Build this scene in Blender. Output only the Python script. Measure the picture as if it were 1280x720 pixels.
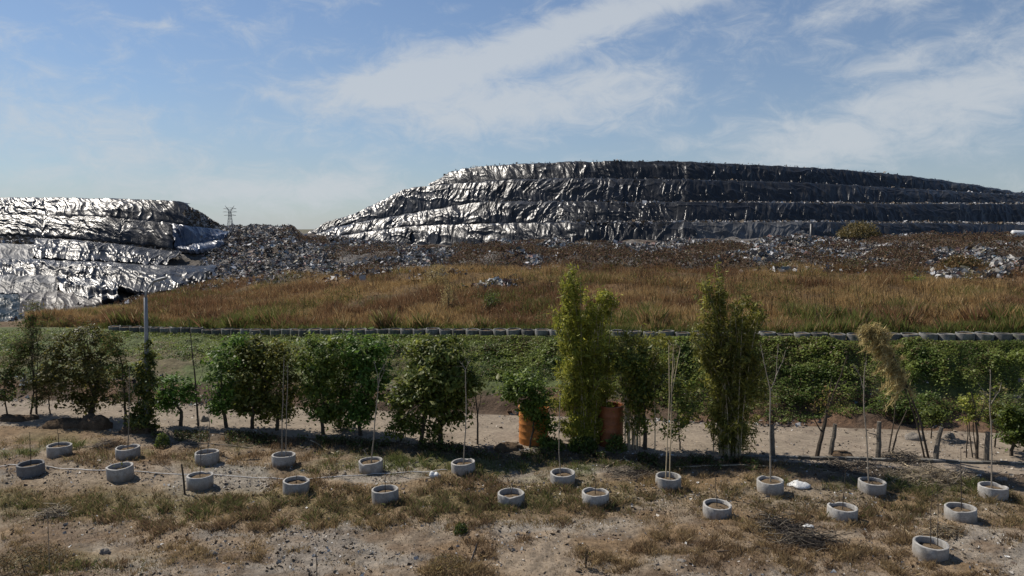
import bpy, math, random
import numpy as np
from mathutils import Vector
for o in list(bpy.data.objects): bpy.data.objects.remove(o)
SC = bpy.context.scene
COL = SC.collection
rng = np.random.default_rng(7)
random.seed(7)

# ------------------------------------------------------------------ camera, sky, sun, exposure
CAMZ = 9.0; F = 900.0; HOR = 285.0
PITCH = math.atan((360 - HOR) / F)
cam = bpy.data.cameras.new('camera'); cam.sensor_width = 36; cam.lens = 36 * F / 1280
cam.clip_start = 0.1; cam.clip_end = 6000
co = bpy.data.objects.new('camera', cam); COL.objects.link(co)
co.location = (0, 0, CAMZ); co.rotation_euler = (math.pi / 2 - PITCH, 0, 0)
SC.camera = co
SUN = Vector((-0.55, 0.40, 0.735)).normalized()
sl = bpy.data.lights.new('sun', 'SUN'); sl.energy = 5.0; sl.angle = math.radians(0.55); sl.color = (1, 0.93, 0.83)
so = bpy.data.objects.new('sun', sl); COL.objects.link(so)
so.rotation_euler = SUN.to_track_quat('Z', 'Y').to_euler(); so.location = (-40, 30, 60)
SC.view_settings.view_transform = 'Standard'; SC.view_settings.look = 'None'
SC.view_settings.exposure = 0.12; SC.view_settings.gamma = 1
SC.render.engine = 'CYCLES'
SC.cycles.max_bounces = 6; SC.cycles.transparent_max_bounces = 6

W = bpy.data.worlds.new('World'); SC.world = W; W.use_nodes = True
def world():
    nt = W.node_tree; nt.nodes.clear(); N = nt.nodes.new; L = nt.links.new
    out = N('ShaderNodeOutputWorld'); bg = N('ShaderNodeBackground'); bg.inputs[1].default_value = 0.073
    L(bg.outputs[0], out.inputs[0])
    sky = N('ShaderNodeTexSky'); sky.sky_type = 'NISHITA'; sky.sun_disc = False
    sky.sun_elevation = math.asin(SUN.z); sky.sun_rotation = math.atan2(SUN.x, SUN.y)
    sky.altitude = 0; sky.air_density = 1.0; sky.dust_density = 0.25; sky.ozone_density = 4.0
    tc = N('ShaderNodeTexCoord'); sep = N('ShaderNodeSeparateXYZ'); L(tc.outputs['Generated'], sep.inputs[0])
    def math_(op, a, b=None, c=None, clamp=False):
        m = N('ShaderNodeMath'); m.operation = op; m.use_clamp = clamp
        for i, v in enumerate((a, b, c)):
            if v is None: continue
            if isinstance(v, (int, float)): m.inputs[i].default_value = v
            else: L(v, m.inputs[i])
        return m.outputs[0]
    X, Z = sep.outputs[0], sep.outputs[2]
    # wispy noise, drawn out along a rising slant
    def noise(scale, rot, sc, detail, rough, dist):
        mp = N('ShaderNodeMapping'); mp.inputs['Rotation'].default_value = (0, math.radians(rot), 0)
        mp.inputs['Scale'].default_value = sc; L(tc.outputs['Generated'], mp.inputs[0])
        n = N('ShaderNodeTexNoise'); n.inputs['Scale'].default_value = scale; n.inputs['Detail'].default_value = detail
        n.inputs['Roughness'].default_value = rough; n.inputs['Distortion'].default_value = dist
        L(mp.outputs[0], n.inputs['Vector']); return n.outputs[0]
    n1 = noise(5.0, 20, (1.0, 1.0, 3.2), 8, 0.60, 0.4)
    n2 = noise(17.0, 14, (1.0, 1.0, 2.0), 10, 0.68, 0.6)
    n3 = noise(2.2, 8, (1.0, 1.0, 4.0), 5, 0.5, 0.2)
    def blob(px, py, rx, ry, tilt, amp):
        a = Vector(((px - 640) / F, 1, (HOR - py) / F)).normalized()
        t = math.radians(tilt); rx /= F; ry /= F
        dx = math_('SUBTRACT', X, a.x); dz = math_('SUBTRACT', Z, a.z)
        u = math_('ADD', math_('MULTIPLY', dx, math.cos(t) / rx), math_('MULTIPLY', dz, math.sin(t) / rx))
        v = math_('ADD', math_('MULTIPLY', dx, -math.sin(t) / ry), math_('MULTIPLY', dz, math.cos(t) / ry))
        r2 = math_('ADD', math_('MULTIPLY', u, u), math_('MULTIPLY', v, v))
        return math_('MULTIPLY', math_('EXPONENT', math_('MULTIPLY', r2, -1.0)), amp)
    bl = [(640, 66, 190, 24, 17, 0.40), (790, 22, 130, 22, 14, 0.36), (480, 108, 90, 22, 12, 0.30), (580, 130, 110, 32, 6, 0.28), (760, 108, 90, 26, 4, 0.30), (640, 150, 190, 28, 4, 0.22),
          (1190, 112, 170, 22, 14, 0.27), (1200, 58, 120, 20, 14, 0.24), (1130, 2, 180, 14, 6, 0.26), (420, 234, 85, 18, 6, 0.26),
          (205, 40, 34, 7, 0, 0.20), (580, 18, 22, 6, 8, 0.20), (345, 120, 26, 8, -10, 0.16), (90, 150, 170, 50, -22, 0.20), (1000, 190, 300, 40, 6, 0.14),
          (1180, 150, 200, 30, 14, 0.18), (240, 240, 200, 26, 2, 0.20)]
    acc = None
    for b in bl:
        o = blob(*b); acc = o if acc is None else math_('ADD', acc, o)
    d = math_('ADD', math_('MULTIPLY', n1, 0.45), math_('MULTIPLY', n2, 0.88))
    d = math_('ADD', d, acc)
    mr = N('ShaderNodeMapRange'); mr.interpolation_type = 'SMOOTHSTEP'
    mr.inputs[1].default_value = 0.64; mr.inputs[2].default_value = 1.14; mr.inputs[4].default_value = 0.78; L(d, mr.inputs[0])
    # thin veil low over the horizon, everywhere round
    veil = math_('EXPONENT', math_('MULTIPLY', math_('MAXIMUM', Z, 0.0), -5.0))
    veil = math_('MULTIPLY', veil, math_('ADD', math_('MULTIPLY', n3, 0.6), 0.38), None, True)
    mixv = N('ShaderNodeMix'); mixv.data_type = 'RGBA'; L(veil, mixv.inputs[0]); tint = N('ShaderNodeMix'); tint.data_type = 'RGBA'; tint.blend_type = 'MULTIPLY'; tint.inputs[0].default_value = 1; L(sky.outputs[0], tint.inputs[6]); tint.inputs[7].default_value = (0.95, 1.03, 1.12, 1); L(tint.outputs[2], mixv.inputs[6])
    mixv.inputs[7].default_value = (5.0, 5.65, 6.35, 1)
    mixc = N('ShaderNodeMix'); mixc.data_type = 'RGBA'; L(mr.outputs[0], mixc.inputs[0]); L(mixv.outputs[2], mixc.inputs[6])
    mixc.inputs[7].default_value = (7.3, 7.75, 8.2, 1)
    L(mixc.outputs[2], bg.inputs[0])
world()

# ------------------------------------------------------------------ helpers
CT, ST = math.cos(PITCH), math.sin(PITCH)
def W3(px, py, d):
    """the point seen at photo position (px, py) that stands d metres out"""
    px = np.asarray(px, float); py = np.asarray(py, float); d = np.asarray(d, float)
    dy = CT * F + (360 - py) * ST; dz = -ST * F + (360 - py) * CT
    s = d / dy
    return np.stack(np.broadcast_arrays((px - 640) * s, d, CAMZ + dz * s), -1)
def ZP(py, d): return W3(640, py, d)[..., 2]
def GD(py, z=0.0):
    """distance of the flat ground seen at photo row py"""
    dy = CT * F + (360 - py) * ST; dz = -ST * F + (360 - py) * CT
    return (z - CAMZ) / dz * dy
def hash2(ix, iy, s):
    h = (ix.astype(np.int64) * 374761393 + iy.astype(np.int64) * 668265263 + s * 1442695041) & 0xffffffff
    h = ((h ^ (h >> 13)) * 1274126177) & 0xffffffff
    return ((h ^ (h >> 16)) & 0xffff) / 65535.0
def vn(x, y, s=0):
    x = np.asarray(x, float); y = np.asarray(y, float); x, y = np.broadcast_arrays(x, y)
    ix = np.floor(x); iy = np.floor(y); fx = x - ix; fy = y - iy
    fx = fx * fx * fx * (fx * (6 * fx - 15) + 10); fy = fy * fy * fy * (fy * (6 * fy - 15) + 10)
    a = hash2(ix, iy, s); b = hash2(ix + 1, iy, s); c = hash2(ix, iy + 1, s); d = hash2(ix + 1, iy + 1, s)
    return (a * (1 - fx) + b * fx) * (1 - fy) + (c * (1 - fx) + d * fx) * fy
def fbm(x, y, o=4, s=0, g=0.5):
    t = 0; a = 1; n = 0
    for i in range(o):
        t = t + a * vn(x * 2.03 ** i + 17.3 * i, y * 2.03 ** i - 9.1 * i, s + i); n += a; a *= g
    return t / n
def ridge(x, y, s=0): return 1 - np.abs(2 * vn(x, y, s) - 1)
def sstep(a, b, x):
    t = np.clip((x - a) / (b - a), 0, 1); return t * t * (3 - 2 * t)

def mesh_np(name, V, Fc, col=None, smooth=False):
    V = np.asarray(V, np.float32).reshape(-1, 3); Fc = np.asarray(Fc, np.int32)
    k = Fc.shape[1]; n = len(Fc)
    me = bpy.data.meshes.new(name)
    me.vertices.add(len(V)); me.vertices.foreach_set('co', V.ravel())
    me.loops.add(n * k); me.loops.foreach_set('vertex_index', Fc.ravel())
    me.polygons.add(n); me.polygons.foreach_set('loop_start', np.arange(0, n * k, k, dtype=np.int32))
    if smooth: me.polygons.foreach_set('use_smooth', np.ones(n, bool))
    if col is not None:
        at = me.color_attributes.new('Col', 'FLOAT_COLOR', 'POINT')
        c = np.ones((len(V), 4), np.float32); c[:, :3] = col; at.data.foreach_set('color', c.ravel())
    me.update(calc_edges=True); me.validate()
    return me
def grid_faces(nu, nv):
    i = np.arange(nu - 1)[:, None] * nv + np.arange(nv - 1)[None, :]
    return np.stack([i, i + nv, i + nv + 1, i + 1], -1).reshape(-1, 4)
def ob(name, me, mat=None, parent=None, loc=None):
    o = bpy.data.objects.new(name, me); COL.objects.link(o)
    if mat is not None and not me.materials: me.materials.append(mat)
    if parent is not None: o.parent = parent
    if loc is not None: o.location = loc
    return o
def tag(o, label, cat=None, group=None, kind=None):
    o['label'] = label
    if cat: o['category'] = cat
    if group: o['group'] = group
    if kind: o['kind'] = kind
    return o
def empty(name, loc, label, cat, group=None):
    o = bpy.data.objects.new(name, None); COL.objects.link(o); o.location = loc; o.empty_display_size = 0.2
    return tag(o, label, cat, group)
class MB:
    def __init__(s): s.V = []; s.Q = []; s.T = []; s.n = 0; s.C = []
    def add(s, V, Fc, col=None):
        V = np.asarray(V, float).reshape(-1, 3); Fc = np.asarray(Fc, int) + s.n
        s.V.append(V); (s.Q if Fc.shape[1] == 4 else s.T).append(Fc); s.n += len(V)
        if col is not None: s.C.append(np.broadcast_to(np.asarray(col, float), (len(V), 3)))
    def tube(s, pts, rad, sides=6, cap=True, col=None):
        P = np.asarray(pts, float); n = len(P); rad = np.broadcast_to(np.asarray(rad, float), (n,))
        T = np.gradient(P, axis=0); T /= np.linalg.norm(T, axis=1, keepdims=True) + 1e-9
        ref = np.where(np.abs(T[:, 2:3]) > 0.9, np.array([[1., 0, 0]]), np.array([[0., 0, 1]]))
        A = np.cross(T, ref); A /= np.linalg.norm(A, axis=1, keepdims=True) + 1e-9; B = np.cross(T, A)
        th = np.linspace(0, 2 * np.pi, sides, endpoint=False)
        V = P[:, None] + rad[:, None, None] * (np.cos(th)[None, :, None] * A[:, None] + np.sin(th)[None, :, None] * B[:, None])
        i = np.arange(n - 1)[:, None] * sides; j = np.arange(sides)[None]; j2 = (j + 1) % sides
        Q = np.stack([i + j, i + j2, i + sides + j2, i + sides + j], -1).reshape(-1, 4)
        V = V.reshape(-1, 3)
        if cap:
            V = np.vstack([V, P[:1], P[-1:]]); c0 = n * sides
            jj = np.arange(sides); k = (jj + 1) % sides
            cf = np.vstack([np.stack([jj, np.full(sides, c0), k, k], -1)[:, :3], np.stack([(n - 1) * sides + k, np.full(sides, c0 + 1), (n - 1) * sides + jj], -1)])
            base = s.n; s.add(V, Q, col); s.T.append(cf + base)
        else: s.add(V, Q, col)
        return s
    def box(s, c, h, col=None):
        c = np.array(c); g = np.array([[x, y, z] for x in (-1, 1) for y in (-1, 1) for z in (-1, 1)]) * np.array(h) + c
        s.add(g, [[0, 1, 3, 2], [4, 6, 7, 5], [0, 4, 5, 1], [2, 3, 7, 6], [0, 2, 6, 4], [1, 5, 7, 3]], col); return s
    def lathe(s, prof, n=24, center=(0, 0, 0), col=None):
        prof = np.asarray(prof, float); m = len(prof); th = np.linspace(0, 2 * np.pi, n, endpoint=False)
        V = np.stack([prof[None, :, 0] * np.cos(th)[:, None], prof[None, :, 0] * np.sin(th)[:, None], np.broadcast_to(prof[None, :, 1], (n, m))], -1) + np.array(center)
        i = np.arange(n)[:, None] * m; i2 = ((np.arange(n) + 1) % n)[:, None] * m; j = np.arange(m - 1)[None]
        s.add(V, np.stack([i + j, i2 + j, i2 + j + 1, i + j + 1], -1).reshape(-1, 4), col); return s
    def mesh(s, name, smooth=False):
        V = np.vstack(s.V); fs = []
        for q in s.Q: fs += q.tolist()
        for t in s.T: fs += t.tolist()
        me = bpy.data.meshes.new(name); me.from_pydata(V.tolist(), [], fs)
        if s.C:
            at = me.color_attributes.new('Col', 'FLOAT_COLOR', 'POINT'); c = np.ones((len(V), 4), np.float32); c[:, :3] = np.vstack(s.C)
            at.data.foreach_set('color', c.ravel())
        if smooth:
            me.polygons.foreach_set('use_smooth', np.ones(len(me.polygons), bool))
        me.update(); return me

# ------------------------------------------------------------------ materials
def mat(name, base=(0.5, 0.5, 0.5), rough=0.8, attr=False, noise=None, bump=None, spec=0.5, metal=0.0, trans=0.0, rand=0.0, second=None, coat=0.0, nscale2=None):
    m = bpy.data.materials.new(name); m.use_nodes = True; nt = m.node_tree; N = nt.nodes.new; L = nt.links.new
    p = nt.nodes['Principled BSDF']; out = nt.nodes['Material Output']
    p.inputs['Roughness'].default_value = rough; p.inputs['Specular IOR Level'].default_value = spec; p.inputs['Metallic'].default_value = metal
    p.inputs['Coat Weight'].default_value = coat
    tc = N('ShaderNodeTexCoord')
    if attr:
        a = N('ShaderNodeAttribute'); a.attribute_name = 'Col'; c = a.outputs['Color']
    else:
        r = N('ShaderNodeRGB'); r.outputs[0].default_value = (*base, 1); c = r.outputs[0]
    if second is not None:      # patches of a second colour: (colour, scale, low, high)
        n = N('ShaderNodeTexNoise'); n.inputs['Scale'].default_value = second[1]; n.inputs['Detail'].default_value = 6; n.inputs['Roughness'].default_value = 0.65
        L(tc.outputs['Object'], n.inputs['Vector'])
        mr = N('ShaderNodeMapRange'); mr.inputs[1].default_value = second[2]; mr.inputs[2].default_value = second[3]; L(n.outputs[0], mr.inputs[0])
        mx = N('ShaderNodeMix'); mx.data_type = 'RGBA'; L(mr.outputs[0], mx.inputs[0]); L(c, mx.inputs[6]); mx.inputs[7].default_value = (*second[0], 1); c = mx.outputs[2]
    def mul(c, fac):
        mx = N('ShaderNodeVectorMath'); mx.operation = 'SCALE'; L(c, mx.inputs[0]); L(fac, mx.inputs['Scale']); return mx.outputs[0]
    if noise is not None:       # (scale, low, high)
        for sc_ in (noise[0], noise[0] * 5.3):
            n = N('ShaderNodeTexNoise'); n.inputs['Scale'].default_value = sc_; n.inputs['Detail'].default_value = 8; n.inputs['Roughness'].default_value = 0.65
            L(tc.outputs['Object'], n.inputs['Vector'])
            mr = N('ShaderNodeMapRange'); mr.inputs[1].default_value = 0.3; mr.inputs[2].default_value = 0.7; mr.inputs[3].default_value = noise[1]; mr.inputs[4].default_value = noise[2]
            L(n.outputs[0], mr.inputs[0]); c = mul(c, mr.outputs[0])
    if rand:
        oi = N('ShaderNodeObjectInfo'); mr = N('ShaderNodeMapRange'); mr.inputs[3].default_value = 1 - rand; mr.inputs[4].default_value = 1 + rand
        L(oi.outputs['Random'], mr.inputs[0]); c = mul(c, mr.outputs[0])
    L(c, p.inputs['Base Color'])
    if bump is not None:        # list of (scale, strength distance)
        prev = None
        for sc_, dist in bump:
            n = N('ShaderNodeTexNoise'); n.inputs['Scale'].default_value = sc_; n.inputs['Detail'].default_value = 7; n.inputs['Roughness'].default_value = 0.6
            L(tc.outputs['Object'], n.inputs['Vector'])
            b = N('ShaderNodeBump'); b.inputs['Strength'].default_value = 1.0; b.inputs['Distance'].default_value = dist
            L(n.outputs[0], b.inputs['Height'])
            if prev is not None: L(prev, b.inputs['Normal'])
            prev = b.outputs[0]
        L(prev, p.inputs['Normal'])
    if trans:
        t = N('ShaderNodeBsdfTranslucent'); L(c, t.inputs[0]); mx = N('ShaderNodeMixShader'); mx.inputs[0].default_value = trans
        L(p.outputs[0], mx.inputs[1]); L(t.outputs[0], mx.inputs[2]); L(mx.outputs[0], out.inputs['Surface'])
    return m
M = dict(
    ground=mat('dry_ground', attr=True, rough=0.95, noise=(2.3, 0.62, 1.35), bump=[(9, 0.05), (40, 0.015)], spec=0.2),
    road=mat('road_dirt', (0.25, 0.205, 0.155), 0.95, noise=(1.2, 0.72, 1.2), bump=[(7, 0.03), (38, 0.01)], spec=0.2, second=((0.19, 0.15, 0.115), 0.8, 0.5, 0.72)),
    slope=mat('slope_soil', attr=True, rough=0.95, noise=(1.1, 0.6, 1.3), bump=[(4, 0.1), (20, 0.03)], spec=0.2),
    waste=mat('waste', attr=True, rough=0.85, noise=(1.6, 0.45, 1.5), bump=[(1.5, 0.35), (7, 0.12)], spec=0.3),
    concrete=mat('concrete', (0.36, 0.345, 0.32), 0.9, noise=(3.5, 0.72, 1.18), bump=[(28, 0.006), (5, 0.01)], rand=0.10, second=((0.17, 0.155, 0.135), 2.2, 0.56, 0.74)),
    darkgrey=mat('dark_grey_concrete', (0.15, 0.15, 0.15), 0.85, noise=(3.5, 0.7, 1.2), bump=[(28, 0.006)]),  # darker grey than the concrete of the other field rings
    oldcon=mat('weathered_concrete', (0.17, 0.165, 0.155), 0.95, noise=(2.5, 0.55, 1.35), bump=[(18, 0.01)], rand=0.42, second=((0.075, 0.08, 0.06), 1.7, 0.48, 0.66)),
    potsoil=mat('pot_soil', (0.13, 0.095, 0.06), 1.0, noise=(7, 0.6, 1.4), bump=[(20, 0.03)], spec=0.1),
    bark=mat('bark', (0.075, 0.06, 0.045), 0.95, noise=(6, 0.6, 1.4), bump=[(25, 0.01)], spec=0.2),
    trunkbark=mat('grey_trunk_bark', (0.15, 0.13, 0.105), 0.95, noise=(5, 0.6, 1.35), bump=[(18, 0.03)], spec=0.2),
    palebark=mat('pale_bark', (0.26, 0.225, 0.18), 0.9, noise=(6, 0.7, 1.25), bump=[(25, 0.006)], spec=0.2),
    stick=mat('stick', (0.20, 0.165, 0.12), 0.85, noise=(6, 0.7, 1.3)),
    straw=mat('straw_cane', (0.42, 0.34, 0.22), 0.75, noise=(6, 0.75, 1.2)),
    darkstick=mat('dark_stick', (0.045, 0.035, 0.028), 0.9, noise=(6, 0.7, 1.3)),
    leaf=mat('leaf', attr=True, rough=0.5, trans=0.42, spec=0.28),
    dryleaf=mat('dry_leaf', attr=True, rough=0.85, trans=0.32, spec=0.15),
    grass=mat('grass_blade', attr=True, rough=0.8, trans=0.38, spec=0.15),
    scrap=mat('scrap', attr=True, rough=0.65, spec=0.22),
    steel=mat('galvanised_steel', (0.26, 0.265, 0.27), 0.6, metal=0.2, noise=(2, 0.8, 1.1)),
    orange=mat('orange_plastic', (0.52, 0.19, 0.035), 0.65, noise=(2.5, 0.65, 1.15), bump=[(3, 0.02)], second=((0.30, 0.09, 0.02), 1.6, 0.55, 0.8)),
    dimmed=mat('shaded_orange_plastic', (0.26, 0.085, 0.028), 0.6, noise=(2.5, 0.7, 1.2), bump=[(3, 0.02)]),  # drum orange darkened: the bamboo's shade is put into the colour
    hose=mat('white_hose', (0.62, 0.60, 0.56), 0.6, noise=(2, 0.75, 1.1)),
    blackpipe=mat('black_pipe', (0.025, 0.025, 0.027), 0.45),
    stone=mat('stone', (0.22, 0.195, 0.165), 0.95, noise=(5, 0.65, 1.25), bump=[(14, 0.03)]),
    bag=mat('white_plastic_bag', (0.66, 0.66, 0.64), 0.45, noise=(4, 0.8, 1.1), bump=[(9, 0.04)]),
    soil=mat('loose_soil', (0.10, 0.07, 0.045), 1.0, noise=(4, 0.6, 1.4), bump=[(9, 0.06), (35, 0.02)], spec=0.1),
)
def tarpmat(name, base, rough, metal, patch, bumps=((0.9, 0.10), (3.0, 0.03)), spec=0.6):
    m = mat(name, base, rough, noise=(0.12, 0.75, 1.25), bump=list(bumps), spec=spec, metal=metal, second=patch)
    nt = m.node_tree; p = nt.nodes['Principled BSDF']; tc = [n for n in nt.nodes if n.type == 'TEX_COORD'][0]
    n = nt.nodes.new('ShaderNodeTexNoise'); n.inputs['Scale'].default_value = 0.25; n.inputs['Detail'].default_value = 6; nt.links.new(tc.outputs['Object'], n.inputs['Vector'])
    mr = nt.nodes.new('ShaderNodeMapRange'); mr.inputs[1].default_value = 0.3; mr.inputs[2].default_value = 0.7; mr.inputs[3].default_value = rough - 0.08; mr.inputs[4].default_value = rough + 0.12
    nt.links.new(n.outputs[0], mr.inputs[0]); nt.links.new(mr.outputs[0], p.inputs['Roughness'])
    return m
def splash(m, z0, z1, col):
    nt = m.node_tree; N = nt.nodes.new; L = nt.links.new; p = nt.nodes['Principled BSDF']; src = p.inputs['Base Color'].links[0].from_socket
    tc = [n for n in nt.nodes if n.type == 'TEX_COORD'][0]; sp_ = N('ShaderNodeSeparateXYZ'); L(tc.outputs['Object'], sp_.inputs[0]); oi = N('ShaderNodeObjectInfo')
    nz = N('ShaderNodeTexNoise'); nz.noise_dimensions = '4D'; nz.inputs['Scale'].default_value = 3.2; nz.inputs['Detail'].default_value = 6; L(tc.outputs['Object'], nz.inputs['Vector'])
    w = N('ShaderNodeMath'); w.operation = 'MULTIPLY'; w.inputs[1].default_value = 40; L(oi.outputs['Random'], w.inputs[0]); L(w.outputs[0], nz.inputs['W'])
    ad = N('ShaderNodeMath'); ad.operation = 'MULTIPLY_ADD'; ad.inputs[1].default_value = -0.55; L(nz.outputs[0], ad.inputs[0]); L(sp_.outputs[2], ad.inputs[2])
    mr = N('ShaderNodeMapRange'); mr.inputs[1].default_value = z1; mr.inputs[2].default_value = z0; L(ad.outputs[0], mr.inputs[0])
    mx = N('ShaderNodeMix'); mx.data_type = 'RGBA'; L(mr.outputs[0], mx.inputs[0]); L(src, mx.inputs[6]); mx.inputs[7].default_value = (*col, 1); L(mx.outputs[2], p.inputs['Base Color'])
splash(M['concrete'], -0.32, 0.02, (0.20, 0.15, 0.10)); splash(M['oldcon'], -0.32, -0.1, (0.10, 0.085, 0.05))
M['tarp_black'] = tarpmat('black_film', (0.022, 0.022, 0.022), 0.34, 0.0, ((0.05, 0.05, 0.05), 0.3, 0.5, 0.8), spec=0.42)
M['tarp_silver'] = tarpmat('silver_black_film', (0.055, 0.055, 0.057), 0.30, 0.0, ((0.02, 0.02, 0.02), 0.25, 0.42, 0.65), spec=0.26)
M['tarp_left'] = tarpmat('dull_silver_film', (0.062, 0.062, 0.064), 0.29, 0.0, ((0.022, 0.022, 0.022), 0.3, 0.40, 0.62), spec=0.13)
M['tarp_grey'] = tarpmat('dusty_grey_film', (0.12, 0.12, 0.12), 0.44, 0.0, ((0.06, 0.057, 0.054), 0.3, 0.42, 0.7), spec=0.13)
M['tarp_blue'] = tarpmat('bluish_film', (0.06, 0.075, 0.11), 0.33, 0.1, ((0.10, 0.11, 0.13), 0.3, 0.5, 0.8))
M['tarp_teal'] = tarpmat('dark_teal_film', (0.014, 0.026, 0.031), 0.34, 0.0, ((0.022, 0.034, 0.038), 0.3, 0.5, 0.8), spec=0.10)
M['tarp_brown'] = tarpmat('brown_dusted_film', (0.10, 0.088, 0.075), 0.42, 0.0, ((0.06, 0.05, 0.045), 0.3, 0.45, 0.75), spec=0.16)

# ------------------------------------------------------------------ terrain: a fan of columns, each a profile of (distance, height)
CP = np.array([-420, 60, 150, 270, 310, 366, 380, 520, 700, 900, 1100, 1280, 1700.])
toe_d = np.array([38.5, 37, 36.6, 36, 35.8, 35.6, 35.4, 34.5, 33.7, 32.6, 31.6, 30.8, 29.5])
ring_d = np.array([56, 53, 52, 50, 48.8, 47.4, 46.6, 43.3, 40.2, 37.8, 36.5, 35.5, 34])
ring_py = np.array([412, 413, 415, 419, 419.4, 419.8, 420, 420.5, 421.5, 426, 428.3, 427.5, 427])
gt_d = np.array([60, 60, 66, 78, 77, 75, 74, 66, 62, 60, 58, 56, 55.])
gt_py = np.array([412, 402, 386, 362, 358, 353, 350, 342, 340, 341, 343, 347, 348.])
cr_d = np.array([66, 66, 78, 132, 132, 130, 128, 102, 97, 97, 99, 101, 101.])
cr_py = np.array([410, 398, 374, 283.5, 283.5, 283.4, 295, 309, 306, 304, 300, 298, 298.])
def prof(px):
    px = np.asarray(px, float); I = lambda a: np.interp(px, CP, a)
    td, rd, rp, gd, gp, cd, cp = map(I, (toe_d, ring_d, ring_py, gt_d, gt_py, cr_d, cr_py))
    rz = ZP(rp, rd - 0.5)
    D = np.stack([td * 0 + 8, td, td + 1.6, rd - 0.9, rd - 0.55, rd + 0.9, rd + (gd - rd) * 0.55, gd, gd + (cd - gd) * 0.45, cd, cd + 60], -1)
    gz, cz = ZP(gp, gd), ZP(cp, cd)
    Z = np.stack([td * 0, td * 0, td * 0 + 0.85, rz - 0.12, rz, rz + 0.05, rz + (gz - rz) * 0.5, gz, gz + (cz - gz) * 0.55, cz, cz - 1.5], -1)
    return D, Z
PX = np.linspace(-420, 1700, 425)
PD, PZ = prof(PX)
DD = np.concatenate([np.arange(8, 70, 0.25), np.arange(70, 200, 0.8)])
ZT = np.stack([np.interp(DD, PD[i], PZ[i]) for i in range(len(PX))])
k = np.ones(3) / 3
ZT[:, 1:-1] = (ZT[:, :-2] + ZT[:, 1:-1] * 2 + ZT[:, 2:]) / 4
def tz0(px, d):
    """smooth terrain height at fan position (px column, distance)"""
    u = np.clip((np.asarray(px, float) + 420) / 5.0, 0, len(PX) - 1.001); d = np.asarray(d, float)
    v = np.interp(d, DD, np.arange(len(DD))); v = np.clip(v, 0, len(DD) - 1.001)
    i = u.astype(int); j = v.astype(int); a = u - i; b = v - j
    return (ZT[i, j] * (1 - a) + ZT[i + 1, j] * a) * (1 - b) + (ZT[i, j + 1] * (1 - a) + ZT[i + 1, j + 1] * a) * b
def colx(px, d): return (np.asarray(px, float) - 640) / F * d      # fan column -> x
def rel(px, d):
    """0..1 zones: returns distances to the landmarks of that column"""
    I = lambda a: np.interp(px, CP, a)
    return I(toe_d), I(ring_d), I(gt_d), I(cr_d)
def rough_z(px, d):
    x = colx(px, d); td, rd, gd, cd = rel(px, d)
    road = sstep(td - 5.3, td - 4.6, d) * (1 - sstep(td - 0.2, td + 0.5, d))
    fg = 1 - sstep(td - 5.6, td - 4.6, d)
    em = sstep(td, td + 0.8, d) * (1 - sstep(rd - 1.0, rd - 0.5, d))
    hs = sstep(rd + 0.8, rd + 3, d) * (1 - sstep(gd - 2, gd + 2, d))
    mo = sstep(gd - 1, gd + 6, d)
    z = fg * ((fbm(x * 0.35, d * 0.35, 3, 11) - 0.5) * 0.30 + (fbm(x * 1.6, d * 1.6, 4, 12) - 0.5) * 0.16 + (fbm(x * 6, d * 6, 3, 13) - 0.5) * 0.06)
    z = z + road * ((fbm(x * 1.0, d * 1.6, 3, 14) - 0.5) * 0.08)
    z = z + em * ((fbm(x * 0.5, d * 0.6, 4, 15) - 0.5) * 0.7 + (fbm(x * 2, d * 2, 3, 16) - 0.5) * 0.3)
    z = z + hs * ((fbm(x * 0.22, d * 0.22, 4, 17) - 0.5) * 0.8)
    z = z + mo * ((fbm(x * 0.16, d * 0.13, 4, 18) - 0.5) * 2.4 + (fbm(x * 0.6, d * 0.6, 4, 19) - 0.5) * 0.8)
    return z
def tz(px, d): return tz0(px, d) + rough_z(px, d)
def tp(px, d): d = np.asarray(d, float); return np.stack(np.broadcast_arrays(colx(px, d), d, tz(px, d)), -1)
def pxy(x, d): return np.asarray(x) / d * F + 640
mixc = lambda a, b, t: np.asarray(a) * (1 - t[..., None]) + np.asarray(b) * t[..., None]
def fg_zone(px, py):
    """ground cover of the planting field by photo row: returns grass amount, green amount, grey amount"""
    x = px; n1 = fbm(px / 95., py / 26., 4, 31); n2 = fbm(px / 60., py / 18., 4, 32); n3 = fbm(px / 130., py / 30., 4, 33)
    band = np.exp(-((py - (632 + 8 * np.sin(px / 170.))) / 20) ** 2) * (1 - 0.35 * sstep(650, 800, px)) + np.exp(-((py - 712) / 12) ** 2) * np.exp(-((px - 40) / 110) ** 2)
    grass = np.clip(sstep(0.42, 0.62, n1) * 0.75 + 0.9 * band, 0, 1)
    green = np.clip(np.exp(-((py - 573 - (px - 300) * 0.035) / 14) ** 2) * sstep(0.40, 0.6, n2) * 1.2 + band * 0.45 * sstep(0.35, 0.65, n2) * (px < 800) + band * 0.2, 0, 1)
    grey = np.clip(np.exp(-((py - 612 - (px - 600) * 0.02) / 14) ** 2) * 0.8 * sstep(0.4, 0.6, n3) + sstep(0.5, 0.66, n3) * 0.8, 0, 1) * (1 - grass * 0.6) * 0.6
    return grass, green, grey
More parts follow.
